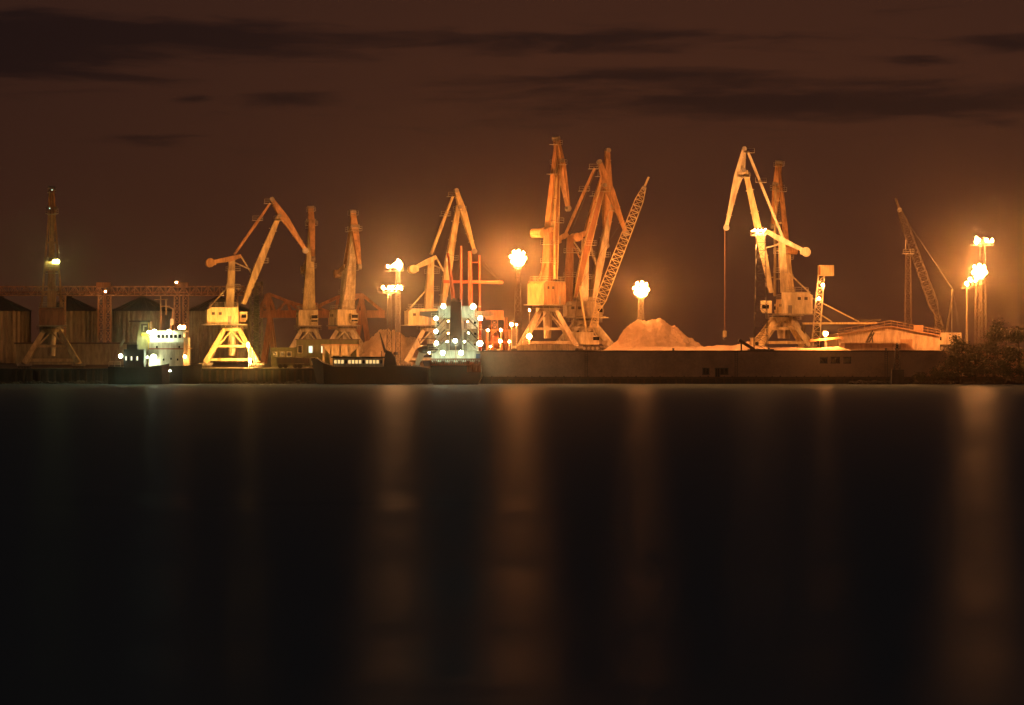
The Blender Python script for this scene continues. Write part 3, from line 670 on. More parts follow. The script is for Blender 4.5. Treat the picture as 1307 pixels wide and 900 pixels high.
# ------------------------------------------------------------------ silos, gallery, low store at the left
YS = 790
def silo(label, a, b, eave, apex):
    x0, x1 = PX(a, YS), PX(b, YS); r = (x1 - x0) / 2
    t = thing('grain_silo', label, 'silo', ((x0 + x1) / 2, YS + r, GL), 'grain silos')
    ze, za = PZ(eave, YS) - GL, PZ(apex, YS) - GL
    n = 72; v, f = [], []
    for zi in (0, ze):
        for i in range(n):
            q = 2 * math.pi * i / n; rr = r - (.22 if i % 2 else 0)
            v.append((rr * math.cos(q), rr * math.sin(q), zi))
    f = [(i, (i + 1) % n, n + (i + 1) % n, n + i) for i in range(n)]
    wl = MB().add(v, f).build('wall', 'silo_steel', t)
    for k_ in range(1, 5): MB().tube((0, 0, ze * k_ / 5 - .06), (0, 0, ze * k_ / 5 + .06), r + .05, r + .05, 48).build('hoop', 'silo_steel', wl)
    rf = MB().tube((0, 0, ze), (0, 0, za), r + .5, .9, 40).build('roof', 'silo_roof', t)
    MB().tube((0, 0, za - .1), (0, 0, za + .9), .9, .9, 12).build('vent', 'silo_roof', rf)
    q = MB()
    for i in range(20):
        a_ = 2 * math.pi * i / 20; q.beam(((r + .5) * math.cos(a_), (r + .5) * math.sin(a_), ze + .1), (.9 * math.cos(a_), .9 * math.sin(a_), za + .05), .18, .12)
    q.build('roof_rib', 'silo_roof', rf)
    MB().ladder((0, -r - .3, 0), (0, -r - .3, ze), .6, side=(1, 0, 0)).build('ladder', 'steel_grey', t)
silo('leftmost ribbed grain silo, partly behind the rust-brown crane', 44, 121, 397, 380)
silo('ribbed grain silo behind the funnel of the small white ship', 135, 218, 397, 379)
silo('ribbed grain silo between the white ship and the yellow-legged crane', 233, 316, 397, 379)
silo('dim ribbed grain silo cut off at the picture edge', -45, 32, 397, 380)

cg = thing('conveyor_gallery', 'long horizontal lattice conveyor gallery running above the grain silos', 'conveyor', (0, 784, 0))
za, zb = PZ(377, 784), PZ(366, 784)
xa, xb = PX(-60, 784), PX(312, 784)
tr = MB()
for j in (-1.3, 1.3):
    for z in (za, zb): tr.beam((xa, j, z), (xb, j, z), .35)
    nb = 48
    for i in range(nb):
        p0, p1 = xa + (xb - xa) * i / nb, xa + (xb - xa) * (i + 1) / nb
        tr.beam((p0, j, za), (p1, j, zb), .17) if i % 2 else tr.beam((p0, j, zb), (p1, j, za), .17)
        tr.beam((p1, j, za), (p1, j, zb), .15)
tr.build('truss', 'gallery_paint', cg)
MB().box(((xa + xb) / 2, 0, za + .25), (xb - xa, 2.4, .14)).build('walkway', 'steel_dark', cg)
MB().box(((xa + xb) / 2, .2, za + .85), (xb - xa, 1.3, .5)).build('belt_casing', 'crane_rust', cg)
for px in (80, 129, 138, 226, 237, 300):
    x = PX(px, 784); MB().lattice((x, 0, GL), (x, 0, za), 1.6, 1.6, 10, .12).build('support_tower', 'gallery_paint', cg)
for px in (128, 228):
    x = PX(px, 784); MB().box((x + 1, -.2, zb + .5), (4.0, 2.8, 1.6)).build('drive_house', 'crane_rust', cg)
et = thing('elevator_tower', 'slim grey lattice elevator tower at the end of the conveyor gallery', 'tower', (PX(327, 780), 780, GL))
He = PZ(364, 780) - GL
MB().lattice((0, 0, 0), (0, 0, He), 3.4, 3.4, 11, .14).build('frame', 'crane_grey', et)
MB().box((0, .3, He / 2), (1.5, 1.3, He)).build('elevator_leg', 'plaster_grey', et)
MB().box((0, 0, He + .4), (3.8, 3.4, 1.2)).build('head_house', 'plaster_grey', et)
for px, py, lb in ((225.5, 362, 'small orange lamp on the conveyor gallery near its middle drive house'), (135, 374, 'small orange lamp on the conveyor gallery near its left drive house')):
    lm = thing('gallery_lamp', lb, 'lamp', AT(px, py, 780))
    MB().beam((0, 1.6, -.8), (0, .5, .3), .14).build('bracket', 'steel_grey', lm)
    floods(lm, [(0, -.6, .4)], 'lamp_warm_small', .26)
ls = thing('store_building', 'long low grey-green store in front of the grain silos', 'building', (0, 742, GL))
x0, x1, hz = PX(20, 742), PX(182, 742), PZ(439, 742) - GL
MB().box(((x0 + x1) / 2, 6, hz / 2), (x1 - x0, 12, hz)).build('wall', 'plaster_grey', ls)
MB().prism([(x0 - .4, hz), (x1 + .4, hz), (x1 + .4, hz + .4), (x0 - .4, hz + .4)], -.5, 12.5).build('roof', 'silo_roof', ls)
for i in range(11): MB().box((x0 + 2 + i * 3.4, -.06, hz / 2), (.3, .14, hz)).build('pilaster', 'plaster_grey', ls)

# ------------------------------------------------------------------ bridge gantry
gt = thing('bridge_gantry', 'reddish truss bridge gantry spanning behind the two narrow cream cranes', 'gantry crane', (0, 772, GL))
def gp_(px, py): q = AT(px, py, 772); return Vector((q.x, 0, q.z - GL))
for j in (-2.2, 2.2):
    o = Vector((0, j, 0))
    MB().beam(gp_(333, 401) + o, gp_(491, 401) + o, 2.2, .7).build('girder', 'gantry_red', gt)
    tc_ = MB()
    up = [(334, 391), (343, 375), (366, 384), (388, 391), (404, 392), (432, 379), (462, 376), (490, 399)]
    lo = [(334, 400), (352, 400), (372, 400), (388, 400), (404, 400), (428, 400), (455, 400), (490, 400)]
    for a, b in zip(up[:-1], up[1:]): tc_.beam(gp_(*a) + o, gp_(*b) + o, .8, .6)
    for i in range(len(up)):
        tc_.beam(gp_(*up[i]) + o, gp_(*lo[i]) + o, .5, .4)
        if i: tc_.beam(gp_(*up[i - 1]) + o, gp_(*lo[i]) + o, .45, .4) if i % 2 else tc_.beam(gp_(*lo[i - 1]) + o, gp_(*up[i]) + o, .45, .4)
    tc_.build('truss', 'gantry_red', gt)
    for a, b in (((341, 376), (352, 467)), ((346, 400), (336, 468)), ((461, 377), (474, 467)), ((462, 400), (450, 467))):
        MB().beam(gp_(*a) + o, gp_(*b) + o * 1.7, 1.2, 1.0).build('leg', 'gantry_red', gt)
for px in (344, 404, 462): MB().beam(gp_(px, 388) + Vector((0, -2.2, 0)), gp_(px, 388) + Vector((0, 2.2, 0)), .7, up=(0, 0, 1)).build('cross_tie', 'gantry_red', gt)
MB().box(gp_(429, 412) + Vector((0, 0, 0)), (4.5, 3.4, 4.0)).build('trolley_cab', 'crane_orange', gt)

# ------------------------------------------------------------------ low green building with lit windows
gb = thing('office_building', 'low green plastered quay office with two lit narrow windows', 'building', (0, 676, GL))
x0, x1, hz = PX(346, 676), PX(456, 676), PZ(434, 676) - GL
MB().box(((x0 + x1) / 2 + 3.3, 4, hz / 2), (x1 - x0 - 6.6, 8, hz)).build('wall', 'plaster_green', gb)
MB().box((x0 + 3.2, 4, hz * .36), (6.5, 7.6, hz * .72)).build('side_wing', 'plaster_green', gb)
MB().box(((x0 + x1) / 2 + 3.3, 4, hz + .12), (x1 - x0 - 6.2, 8.5, .26)).build('roof', 'silo_roof', gb)
for px, mt_ in ((351, 'glass_dark'), (360, 'glass_dark'), (369, 'glass_dark'), (383, 'glass_dark'), (396.5, 'window_teal'), (412.5, 'window_lit'), (425, 'glass_dark'), (436, 'warm_glow'), (446, 'glass_dark')):
    x = PX(px, 676); zc = (PZ(446, 676) if px > 375 else PZ(452, 676)) - GL; hh = 1.9 if px > 375 else 1.2
    f = MB()
    for sx in (-.55, .55): f.box((x + sx, -.05, zc), (.14, .16, hh))
    for sz in (-hh / 2, hh / 2): f.box((x, -.05, zc + sz), (1.3, .2, .14))
    f = f.build('window', 'crane_grey', gb)
    MB().box((x, -.03, zc), (1.0, .06, hh - .1)).build('pane', mt_, f)
MB().box((PX(404, 676), -.04, 1.1), (1.1, .12, 2.2)).build('door', 'steel_dark', gb)

# ------------------------------------------------------------------ heaps
def heap(label, pxs, Y, base_z, peak_pts, depth, mat, seed, name='sand_heap', res=(170, 70), gully=.5):
    """bulk heap: crest profile from pixel points, sloping at the angle of repose to both sides"""
    a, b = pxs; x0, x1 = PX(a, Y), PX(b, Y); cxm = (x0 + x1) / 2
    pr = [(PX(p, Y) - cxm, PZ(q, Y) - base_z) for p, q in peak_pts]
    def crest(x):
        for (xa_, za_), (xb_, zb_) in zip(pr[:-1], pr[1:]):
            if xa_ <= x <= xb_:
                f = (x - xa_) / (xb_ - xa_); f = f * f * (3 - 2 * f) * .4 + f * .6; return za_ + (zb_ - za_) * f
        return 0
    nx, ny = res; v, f = [], []
    for j in range(ny + 1):
        for i in range(nx + 1):
            x = (x0 - cxm) + (x1 - x0) * i / nx; y = (j / ny - .5) * 2 * depth
            h = crest(x); d = abs(y) / depth
            z = h * max(0, 1 - d) ** .9 if d > .06 else h * (1 - d * .9)
            w = Vector((x * .16 + seed, y * .16, z * .1))
            env = min(1, z / 1.5) * min(1, h / 2)
            z += env * (noise.fractal(w, 1.0, 2.0, 5) * 1.1 + 1.5 * gully * noise.noise(Vector((x * .55 + seed, y * .10, 3))) + .34 * noise.noise(Vector((x * 1.3, y * 1.1, seed))) + .22 * noise.noise(Vector((x * 2.9, y * 2.4, seed + 5))))
            v.append((x, y, max(z, -.05)))
    for j in range(ny):
        for i in range(nx): q = j * (nx + 1) + i; f.append((q, q + 1, q + nx + 2, q + nx + 1))
    o = MB().add(v, f).build(name, mat, None, smooth=True)
    o.location = (cxm, Y, base_z)
    return tag(o, label, 'heap')
heap('large pale orange-lit sand heap under the lone round lamp', (770, 908), 646, GR,
     [(770, 447.2), (779, 441), (787, 431), (797, 419), (806, 415), (815, 411), (823, 407.5), (838, 407), (848, 409.5), (858, 417), (866, 419), (878, 428), (890, 437), (899, 443), (908, 447.2)], 13, 'sand', 3)
heap('coarse brown heap left of the lit ship, behind the twin masts', (454, 540), 700, GL,
     [(454, 467), (458, 446), (464, 436), (476, 428), (486, 422), (496, 420.5), (505, 421), (518, 428), (530, 433), (537, 450), (540, 467)], 12, 'coarse_sand', 9)
heap('low spread of loose sand along the yard edge right of the large heap', (880, 985), 625, GR,
     [(880, 447.5), (892, 444), (905, 442), (920, 440), (940, 440.5), (955, 439), (968, 440), (978, 443), (985, 447.5)], 9, 'sand', 14, gully=.25)
heap('small low sand ridge at the foot of the large heap', (765, 900), 622, GR,
     [(765, 447.5), (780, 445), (810, 443), (850, 442.6), (880, 443.5), (900, 447.5)], 8, 'sand', 19, gully=.2)
heap('flat lit sand strip under the large roped crane', (950, 1090), 615, GR,
     [(950, 447.8), (970, 444.4), (1000, 443.6), (1040, 444), (1070, 443), (1090, 447.8)], 7, 'sand', 23, gully=.2)
cv = thing('loading_ramp', 'dark inclined loading ramp at the yard edge by the lattice mast', 'ramp', (0, 610, GR))
a, b = AT(943, 434, 0 + 610), AT(962, 446, 610)
MB().beam((a.x, 0, a.z - GR), (b.x, 0, b.z - GR), .7, 2.0).build('deck', 'steel_dark', cv)
MB().beam((a.x + .6, .6, a.z - GR - .3), (a.x + .6, .6, 0), .25).build('post', 'steel_dark', cv)
MB().beam((a.x + .6, -.6, a.z - GR - .3), (a.x + .6, -.6, 0), .25).build('post', 'steel_dark', cv)
bh = thing('site_cabin', 'small cream cabin beside the portal of the large roped crane', 'cabin', (PX(961, 628), 622, GR))
MB().box((0, 0, 1.5), (2.2, 2.4, 3.0)).build('wall', 'house_cream', bh)
MB().box((0, 0, 3.08), (2.6, 2.8, .16)).build('roof', 'crane_grey', bh)
MB().box((.3, -1.22, 1.7), (.8, .08, .8)).build('window', 'glass_dark', bh)
hp = thing('cargo_hopper', 'orange-lit steel cargo hopper on posts in front of the green office', 'hopper', (PX(434, 668), 668, GL))
MB().prism([(-4.5, 5.6), (5.0, 5.6), (2.4, 3.0), (-2.2, 3.0)], -2.4, 2.4).build('bin', 'crane_yellow', hp)
MB().box((.2, 0, 5.75), (9.9, 5.2, .3)).build('rim', 'crane_orange', hp)
for x in (-4.2, -2.2, 0.2, 2.4, 4.6):
    for y in (-2.2, 2.2): MB().box((x, y, 2.8), (.4, .4, 5.6)).build('post', 'crane_yellow', hp)

# ------------------------------------------------------------------ right: warehouse, stacker, beacon, trees
wh = thing('arched_warehouse', 'low-pitched orange-lit warehouse with railed roof behind the pier wall', 'warehouse', (0, 644, GR))
def wp(px, py): q = AT(px, py, 640); return (q.x, q.z - GR)
e0, pk, e1 = wp(1072, 428), wp(1140, 417), wp(1203, 429)
MB().prism([(e0[0], -.1), (e1[0], -.1), e1, pk, e0], 0, 22).build('wall', 'warehouse_sheet', wh)
nr = 26
for i in range(1, nr):
    x = e0[0] + (e1[0] - e0[0]) * i / nr; z = e0[1] + (pk[1] - e0[1]) * (x - e0[0]) / (pk[0] - e0[0]) if x < pk[0] else pk[1] + (e1[1] - pk[1]) * (x - pk[0]) / (e1[0] - pk[0])
    MB().box((x, -.05, z / 2), (.16, .1, z)).build('rib', 'warehouse_sheet', wh)
for a, b in ((e0, pk), (pk, e1)):
    d = Vector((b[0] - a[0], 0, b[1] - a[1]))
    rf = MB().beam((a[0], 10.8, a[1] + .12), (b[0], 10.8, b[1] + .12), .22, 23.4).build('roof', 'warehouse_roof', wh)
    MB().rail([(a[0] + d.x * i / 8, -.6, a[1] + .2 + d.z * i / 8) for i in range(9)], 1.3, 1.5, .07).build('railing', 'crane_orange', rf)
MB().box((wp(1180, 420)[0], 6, wp(1180, 421)[1]), (2.2, 2.2, 2.4)).build('roof_vent', 'warehouse_roof', wh)
MB().box((wp(1160, 0)[0], -.08, 1.4), (3.0, .12, 2.8)).build('door', 'warehouse_roof', wh)
lw = thing('lean_to_shed', 'low flat-roofed reddish shed in front of the arched warehouse', 'shed', (0, 622, GR))
sx0, sx1 = PX(1078, 622), PX(1158, 622); sh = PZ(438.5, 622) - GR
MB().prism([(sx0, -.1), (sx1 + 2.0, -.1), (sx1, sh), (sx0, sh)], 0, 9).build('wall', 'warehouse_roof', lw)
MB().box(((sx0 + sx1) / 2, 4.4, sh + .1), (sx1 - sx0 + .6, 9.6, .18)).build('roof', 'warehouse_sheet', lw)
inc = thing('inclined_conveyor', 'short inclined belt conveyor leaning against the warehouse front', 'conveyor', (0, 634, GR))
a, b = AT(1102, 438, 634), AT(1112, 424, 634)
f0, f1 = Vector((a.x, 0, .1)), Vector((b.x + .4, 0, b.z - GR))
MB().lattice(f0, f1, .7, .7, 6, .08, 1.2, 1.2).build('frame', 'steel_dark', inc)
MB().beam(f0 + Vector((0, 0, .45)), f1 + Vector((0, 0, .45)), .1, 1.0).build('belt', 'rubber', inc)
MB().beam((f1.x - .3, .5, f1.z - .3), (f1.x + .2, .5, .05), .16).build('support_leg', 'steel_dark', inc)
MB().beam((f1.x - .3, -.5, f1.z - .3), (f1.x + .2, -.5, .05), .16).build('support_leg', 'steel_dark', inc)

st = thing('ship_loader', 'loader with pale box on a lit leaning lattice mast and a stayed boom', 'loader', (0, 652, GR))
def sp_(px, py): q = AT(px, py, 652); return Vector((q.x, 0, q.z - GR))
MB().lattice(sp_(1040, 447), sp_(1048, 352), 1.9, 1.5, 12, .1).build('mast', 'crane_cream', st)
bx = MB().box(sp_(1054, 345.5), (3.8, 3.0, 2.7)).build('counterweight_box', 'house_cream', st)
MB().box(sp_(1045.5, 345.5), (.3, 3.1, 2.2)).build('end_panel', 'mast_red', bx)
bo = MB().beam(sp_(1024, 413), sp_(1118, 412.5), .5, 1.6).build('boom', 'crane_yellow', st)
MB().beam(sp_(1096, 409.5), sp_(1123, 408.5), .45, 1.8).build('boom_tip', 'steel_dark', bo)
MB().beam(sp_(1034, 379), sp_(1097, 411), .3, .4).build('stay', 'crane_yellow', st)
MB().beam(sp_(1036, 394), sp_(1062, 411), .3, .4).build('stay', 'crane_yellow', st)
MB().beam(sp_(1044, 413), sp_(1046, 447), .9, 1.4).build('leg', 'steel_dark', st)
MB().beam(sp_(1026, 413), sp_(1022, 447), .9, 1.4).build('leg', 'steel_dark', st)
lm = st
floods(lm, [tuple(sp_(1049.5, 364) + Vector((0, -1.2, 0)))], 'lamp_warm_small', .34, part='lamp')
floods(lm, [tuple(sp_(1044.5, 381) + Vector((0, -1.2, 0)))], 'lamp_warm_small', .28, part='lamp')
sc_ = thing('screen_deck', 'low orange slatted platform at the yard edge below the loader', 'platform', (0, 618, GR))
a, b = AT(1033, 435, 618), AT(1074, 431, 618)
MB().beam((a.x, 0, a.z - GR), (b.x, 0, b.z - GR), .5, 4).build('deck', 'crane_orange', sc_)
for f_ in (.08, .5, .92):
    for y in (-1.6, 1.6):
        o = a.lerp(b, f_); MB().box((o.x, y, (o.z - GR) / 2), (.3, .3, o.z - GR)).build('post', 'steel_grey', sc_)
work_lamp('lone sodium work lamp under the loader boom', 1053.5, 426, 616, GR, 'lamp_sodium', .5)
sl = thing('street_lamp', 'distant small vertical lamp glowing left of the right-edge masts', 'lamp', (PX(1207, 700), 690, GL))
zz = PZ(374, 690) - GL
MB().tube((0, 0, 0), (0, 0, zz - .9), .16, .1, 8).build('pole', 'steel_grey', sl)
MB().tube((0, 0, zz - .9), (0, 0, zz + .9), .18, .18, 8).build('lamp_tube', 'warm_glow', sl)

# rocky bank and plants at the foot of the right-hand wall
def rocks(label, x0, x1, y, n, smin, smax, seed, hmax=1.2):
    rnd = random.Random(seed); q = MB()
    for _ in range(n):
        x = rnd.uniform(x0, x1); s = rnd.uniform(smin, smax); yy = y + rnd.uniform(-2.0, 1.2)
        b0 = len(q.v); q.ball((x, yy, rnd.uniform(-.2, .35)), s, 6, 4, (1, .8, .65))
        for i in range(b0, len(q.v)):
            v = Vector(q.v[i]); q.v[i] = tuple(v + Vector((rnd.uniform(-.2, .2), rnd.uniform(-.2, .2), rnd.uniform(-.15, .15))) * s)
    o = q.build('shore_rubble', 'rock_mat'); o['kind'] = 'stuff'; o['label'] = label; o['category'] = 'rubble'; return o
rocks('dark boulder rubble along the foot of the pier wall', PX(1085, 597), PX(1420, 597), 596.8, 520, .35, 1.0, 5)
rocks('dark stones along the foot of the low left quay', PX(-90, 603), PX(400, 603), 602.6, 420, .3, .8, 6)

def tree(name, label, px, Y, base_z, h, w, n, seed, conical=False, cat='tree', leaf=.34):
    rnd = random.Random(seed)
    t = thing(name, label, cat, (PX(px, Y), Y, base_z))
    tr = MB(); tips = []
    lean = Vector((rnd.uniform(-.08, .08), 0, 1))
    tr.tube((0, 0, -.3), lean * h * .45, .03 * h, .018 * h, 7); tr.tube(lean * h * .45, lean * h * .93, .018 * h, .004 * h, 6)
    for i in range(13):
        z = rnd.uniform(.16, .86) * h; a = rnd.uniform(0, 6.28)
        env = (1 - z / h) ** .75 * 1.25 if conical else math.sin(math.pi * min(1, .18 + .82 * z / h)) ** .6
        L = w * env * rnd.uniform(.6, 1.08); p = lean * z; q = p + Vector((math.cos(a) * L, math.sin(a) * L * .8, L * rnd.uniform(-.05, .45)))
        tr.tube(p, q, .011 * h, .003 * h, 5); tips += [p.lerp(q, f) for f in (.45, .7, .9, 1.05)]
    tips += [lean * h * f for f in (.8, .9, .97)]
    tr.build('trunk', 'bark', t)
    cr = MB(); per = max(1, n // len(tips))
    for tp in tips:
        sc = rnd.uniform(.45, 1.1) * w * .24
        for _ in range(per):
            c = tp + Vector((rnd.gauss(0, sc), rnd.gauss(0, sc), rnd.gauss(0, sc * .62)))
            if c.z < .1: c.z = rnd.uniform(.1, .8)
            a = Vector((rnd.gauss(0, 1), rnd.gauss(0, 1), rnd.gauss(0, .7))).normalized() * leaf * rnd.uniform(.5, 1.2)
            b = a.cross(Vector((rnd.gauss(0, 1), rnd.gauss(0, 1), rnd.gauss(0, 1)))).normalized() * leaf * .42
            cr.add([c - a, c + b, c + a, c - b], [(0, 1, 2, 3)])
    cr.build('crown', 'leaf', t)
tree('shore_tree', 'dark bushy tree at the right in front of the warehouse end', 1224, 594, .5, 10.6, 3.6, 3600, 1)
tree('shore_tree', 'tall dark tree at the far right edge under the bright masts', 1268, 593, .5, 14.0, 3.8, 4200, 2, True)
tree('shore_tree', 'dark tree mostly cut off beyond the right edge', 1302, 594, .5, 12.5, 4.2, 3600, 3)
tree('shore_tree', 'smaller dark tree between the two big ones at the right', 1246, 592, .5, 8.2, 3.2, 3000, 4)
for i, (px, h, w, lb) in enumerate(((1192, 3.4, 2.0, 'dark shrub left of the bushy tree on the shore'), (1174, 2.2, 1.5, 'small low shrub right of the beacon on the shore'), (1209, 5.6, 2.2, 'dark shrub at the left foot of the bushy tree'), (1284, 6.0, 3.2, 'dark shrub at the extreme right of the shore'))):
    tree('shore_shrub', lb, px, 592.5, .4, h, w, 1900, 20 + i, cat='shrub', leaf=.28)
bc = thing('harbour_beacon', 'small dark harbour beacon tower standing on the shore before the wall', 'beacon', (PX(1145, 593), 593, 0))
MB().prism([(-1.5, -.6), (1.5, -.6), (1.35, 3.4), (-1.35, 3.4)], -1.4, 1.4).build('base', 'concrete_dark', bc)
MB().lattice((0, 0, 3.4), (0, 0, 8.2), 1.3, .7, 5, .09).build('mast', 'steel_dark', bc)
MB().box((0, 0, 8.25), (1.5, 1.5, .12)).rail([(-.7, -.7, 8.3), (.7, -.7, 8.3), (.7, .7, 8.3)], .8).build('platform', 'steel_dark', bc)
ln_ = MB().tube((0, 0, 8.3), (0, 0, 9.2), .32, .32, 10).build('lantern', 'glass_dark', bc)
MB().tube((0, 0, 9.2), (0, 0, 9.6), .4, .05, 10).build('cap', 'steel_dark', ln_)

# ------------------------------------------------------------------ plant structure with small lamps between ship and red-brown crane
pl = thing('process_frame', 'steel pipe frame plant with a red tank, between the lit ship and red-brown crane', 'plant', (0, 650, GR))
def pp_(px, py): q = AT(px, py, 650); return Vector((q.x, 0, q.z - GR))
for y in (0, 4):
    fr = MB()
    o = Vector((0, y, 0))
    for px in (621, 629, 640, 650): fr.beam(pp_(px, 447) + o, pp_(px, 420) + o, .35)
    for py in (422, 437): fr.beam(pp_(619, py) + o, pp_(653, py) + o, .4)
    fr.build('frame', 'gantry_red', pl)
MB().tube(pp_(626, 436) + Vector((0, 2, 0)), pp_(636, 436) + Vector((0, 2, 0)), 1.7, n=16).build('tank', 'mast_red', pl)
MB().box(pp_(657, 432) + Vector((0, 2, 0)), (1.7, 3, 5.4)).build('dark_cabinet', 'steel_dark', pl)
MB().box(pp_(631, 402) + Vector((0, 5, 0)), (4.6, 3, 2.4)).build('head_box', 'gantry_red', pl)
MB().lattice(pp_(631, 447) + Vector((0, 5, 0)), pp_(631, 408) + Vector((0, 5, 0)), 1.6, 1.6, 6, .1).build('support_tower', 'gantry_red', pl)
for px in (644, 647): MB().tube(pp_(px, 447) + Vector((0, 3, 0)), pp_(px, 405) + Vector((0, 3, 0)), .2, n=8).build('pipe', 'gantry_red', pl)
yb = thing('yard_barrier', 'low pale concrete barrier at the foot of the red-brown crane', 'barrier', (0, 618, GR))
for i in range(9):
    x = PX(664 + i * 8.2, 618); MB().prism([(x - .74, 0), (x + .74, 0), (x + .72, 1.5), (x - .72, 1.5)], -.3, .3).build('panel', 'house_cream', yb)
for px, py, r, m_, lb in ((653, 414, .42, 'lamp_sodium_small', 'work lamp at the top right of the pipe frame plant'), (659, 414.5, .22, 'lamp_warm_small', 'tiny lamp just right of the plant top work lamp'),
                          (639, 421.5, .3, 'lamp_warm_small', 'small lamp on the upper rail of the pipe frame plant'), (623, 421.5, .26, 'lamp_warm_small', 'small lamp at the upper left corner of the pipe frame plant'),
                          (638.5, 435.5, .4, 'lamp_sodium_small', 'work lamp in the middle of the pipe frame plant'), (650, 436, .26, 'lamp_warm_small', 'small lamp at the lower right of the pipe frame plant'),
                          (626, 442.5, .2, 'lamp_warm_small', 'tiny lamp at the lower left of the pipe frame plant'), (675.5, 429.5, .6, 'lamp_sodium_small', 'bright low work lamp before the legs of the red-brown crane'),
                          (676, 396, .2, 'lamp_warm_small', 'tiny lamp under the corner of the red-brown machine house')):
    work_lamp(lb, px, py, 644 if px < 665 else 626, GR, m_, r)
# lamps on the left quay
work_lamp('small sodium lamp on the right leg of the yellow-legged crane', 317.5, 440, 650, GL, 'lamp_yellow', .5, aim=(-.9, .1, -.3))
work_lamp('low sodium lamp at the foot of the yellow-legged crane', 320, 460.5, 648, GL, 'lamp_yellow', .45, aim=(-.95, .1, .1))
ca = thing('crane_lamp', 'greenish-yellow floodlight glowing on the column of the left-end crane', 'lamp', AT(71.5, 335, 634))
MB().beam((0, 1.0, 0), (0, 4.5, -.4), .3).build('bracket', 'steel_grey', ca)
floods(ca, [(-.35, 0, .2), (.35, 0, .2), (0, 0, -.35)], 'lamp_greenish', .42)
for px, py, lb in ((66.5, 242.5, 'tiny green light at the very top of the left-end crane'), (63.5, 266, 'tiny green light on the upper platform of the left-end crane')):
    q = thing('signal_lamp', lb, 'lamp', AT(px, py, 634))
    MB().beam((0, 0, 0), (1.0, 0, -.1), .08).build('bracket', 'steel_grey', q); MB().ball((0, 0, 0), .16).build('lens', 'window_teal', q)

# ------------------------------------------------------------------ ship seen from astern
YF = 590.0
sh = thing('cargo_ship', 'white-lit cargo ship seen from astern with tall black funnel and red masts', 'ship', (PX(581.5, YF), YF, 0))
def q_(px, py, y=0): q = AT(px, py, YF + y); return Vector((q.x - PX(581.5, YF), y, q.z))
hw = 33 * K(YF)
sec = lambda w, zt: [(-w, zt), (-w, 1.4), (-w * .8, -.9), (w * .8, -.9), (w, 1.4), (w, zt)]
v, f = [], []
for y, w, zt in ((0, hw * .97, 4.3), (6, hw, 4.2), (50, hw, 4.2), (62, hw * .6, 5.2), (70, .3, 6.0)):
    v += [(a, y, b) for a, b in sec(w, zt)]
for i in range(4): f += [(i * 6 + j, i * 6 + j + 1, i * 6 + j + 7, i * 6 + j + 6) for j in range(5)] + [(i * 6 + 5, i * 6, i * 6 + 6, i * 6 + 11)]
f += [tuple(range(6))]
hull = MB().add(v, f).build('hull', 'hull_black', sh)
# stern bulwark: rail with stanchions, rust red
bw = MB()
for z0, z1 in ((4.35, 4.75), (5.65, 5.95)): bw.box((0, .25, (z0 + z1) / 2), (hw * 1.94, .2, z1 - z0))
for i in range(23): x = -hw * .96 + hw * 1.92 * i / 22; bw.box((x, .25, 5.2), (.16, .16, 1.1)); bw.beam((x, .25, 4.7), (x + .42 * (1 if i < 22 else 0), .25, 5.6), .1)
bw.build('bulwark', 'hull_red', sh)
for i in range(6): MB().box((-hw * .8 + i * hw * .32, 1.6, 4.9), (.9, .8, 1.2)).build('winch', 'steel_dark', sh)
for x in (3.2, 4.4, 5.2): MB().tube((x, -.25, 2.6 + .1 * x), (x, -.25, 4.4), .42, .5, 10).build('fender', 'hull_red', sh)
MB().box((4.2, -.1, 3.6), (3.2, .16, 1.5)).build('stern_plate', 'hull_red', sh)
# tiers of the accommodation block
tiers = [(462.5, 448, 31, 4), (448, 434.5, 28, 8), (434.5, 420, 28, 9), (420, 405.5, 28, 10), (405.5, 390, 25, 12)]
for i, (b, t_, w, y0) in enumerate(tiers):
    z0, z1 = q_(0, b).z, q_(0, t_).z; ww = w * K(YF)
    tb_ = MB().box((0, y0 + 7, (z0 + z1) / 2), (ww * 2, 14, z1 - z0 - .02)).build('deckhouse', 'ship_white', sh)
    MB().box((0, y0 + 4.6, z1), (ww * 2 + 2.0 if i else hw * 1.96, 13.8 + (2.4 if i else 0), .16)).build('deck_slab', 'ship_cream', tb_)
    dy = y0 - 2.1
    if i < 4:
        rl = MB()
        for sx in (-1, 1): rl.rail([(sx * 2.2, dy, z1 + .1), (sx * (ww + .8), dy, z1 + .1)], 1.0, 1.1, .035)
        rl.build('railing', 'ship_cream', tb_)
    if 0 < i < 4:
        for sx in (-1, 1):
            s_ = MB(); a_ = Vector((sx * 2.6, dy + .6, z1 - .05)); b_ = Vector((sx * 5.0, dy + .6, z0 + .1))
            for e in (-.4, .4): s_.beam(a_ + Vector((0, e, 0)), b_ + Vector((0, e, 0)), .3, .08)
            for n_ in range(9): o = a_.lerp(b_, (n_ + .5) / 9); s_.box(tuple(o), (.3, .8, .05))
            s_.beam(a_ + Vector((0, -.4, 1)), b_ + Vector((0, -.4, 1)), .08)
            s_.build('stair', 'steel_dark', tb_)
            MB().box((sx * 2.05, y0 - .04, z0 + 1.0), (.7, .1, 1.9)).build('door', 'steel_grey', tb_)
            MB().box((sx * 4.3, y0 - .04, z0 + 1.5), (.5, .1, .5)).build('porthole', 'glass_dark', tb_)
for i_, sx in enumerate((-1, 1)):
    z = q_(0, 401).z
    MB().prism([(sx * 4.2, z - .6), (sx * 6.4, z - .6), (sx * 8.6, z - .15), (sx * 8.6, z + .75), (sx * 4.2, z + .9)], 11, 15).build('bridge_wing', 'steel_dark' if sx < 0 else 'gantry_red', sh)
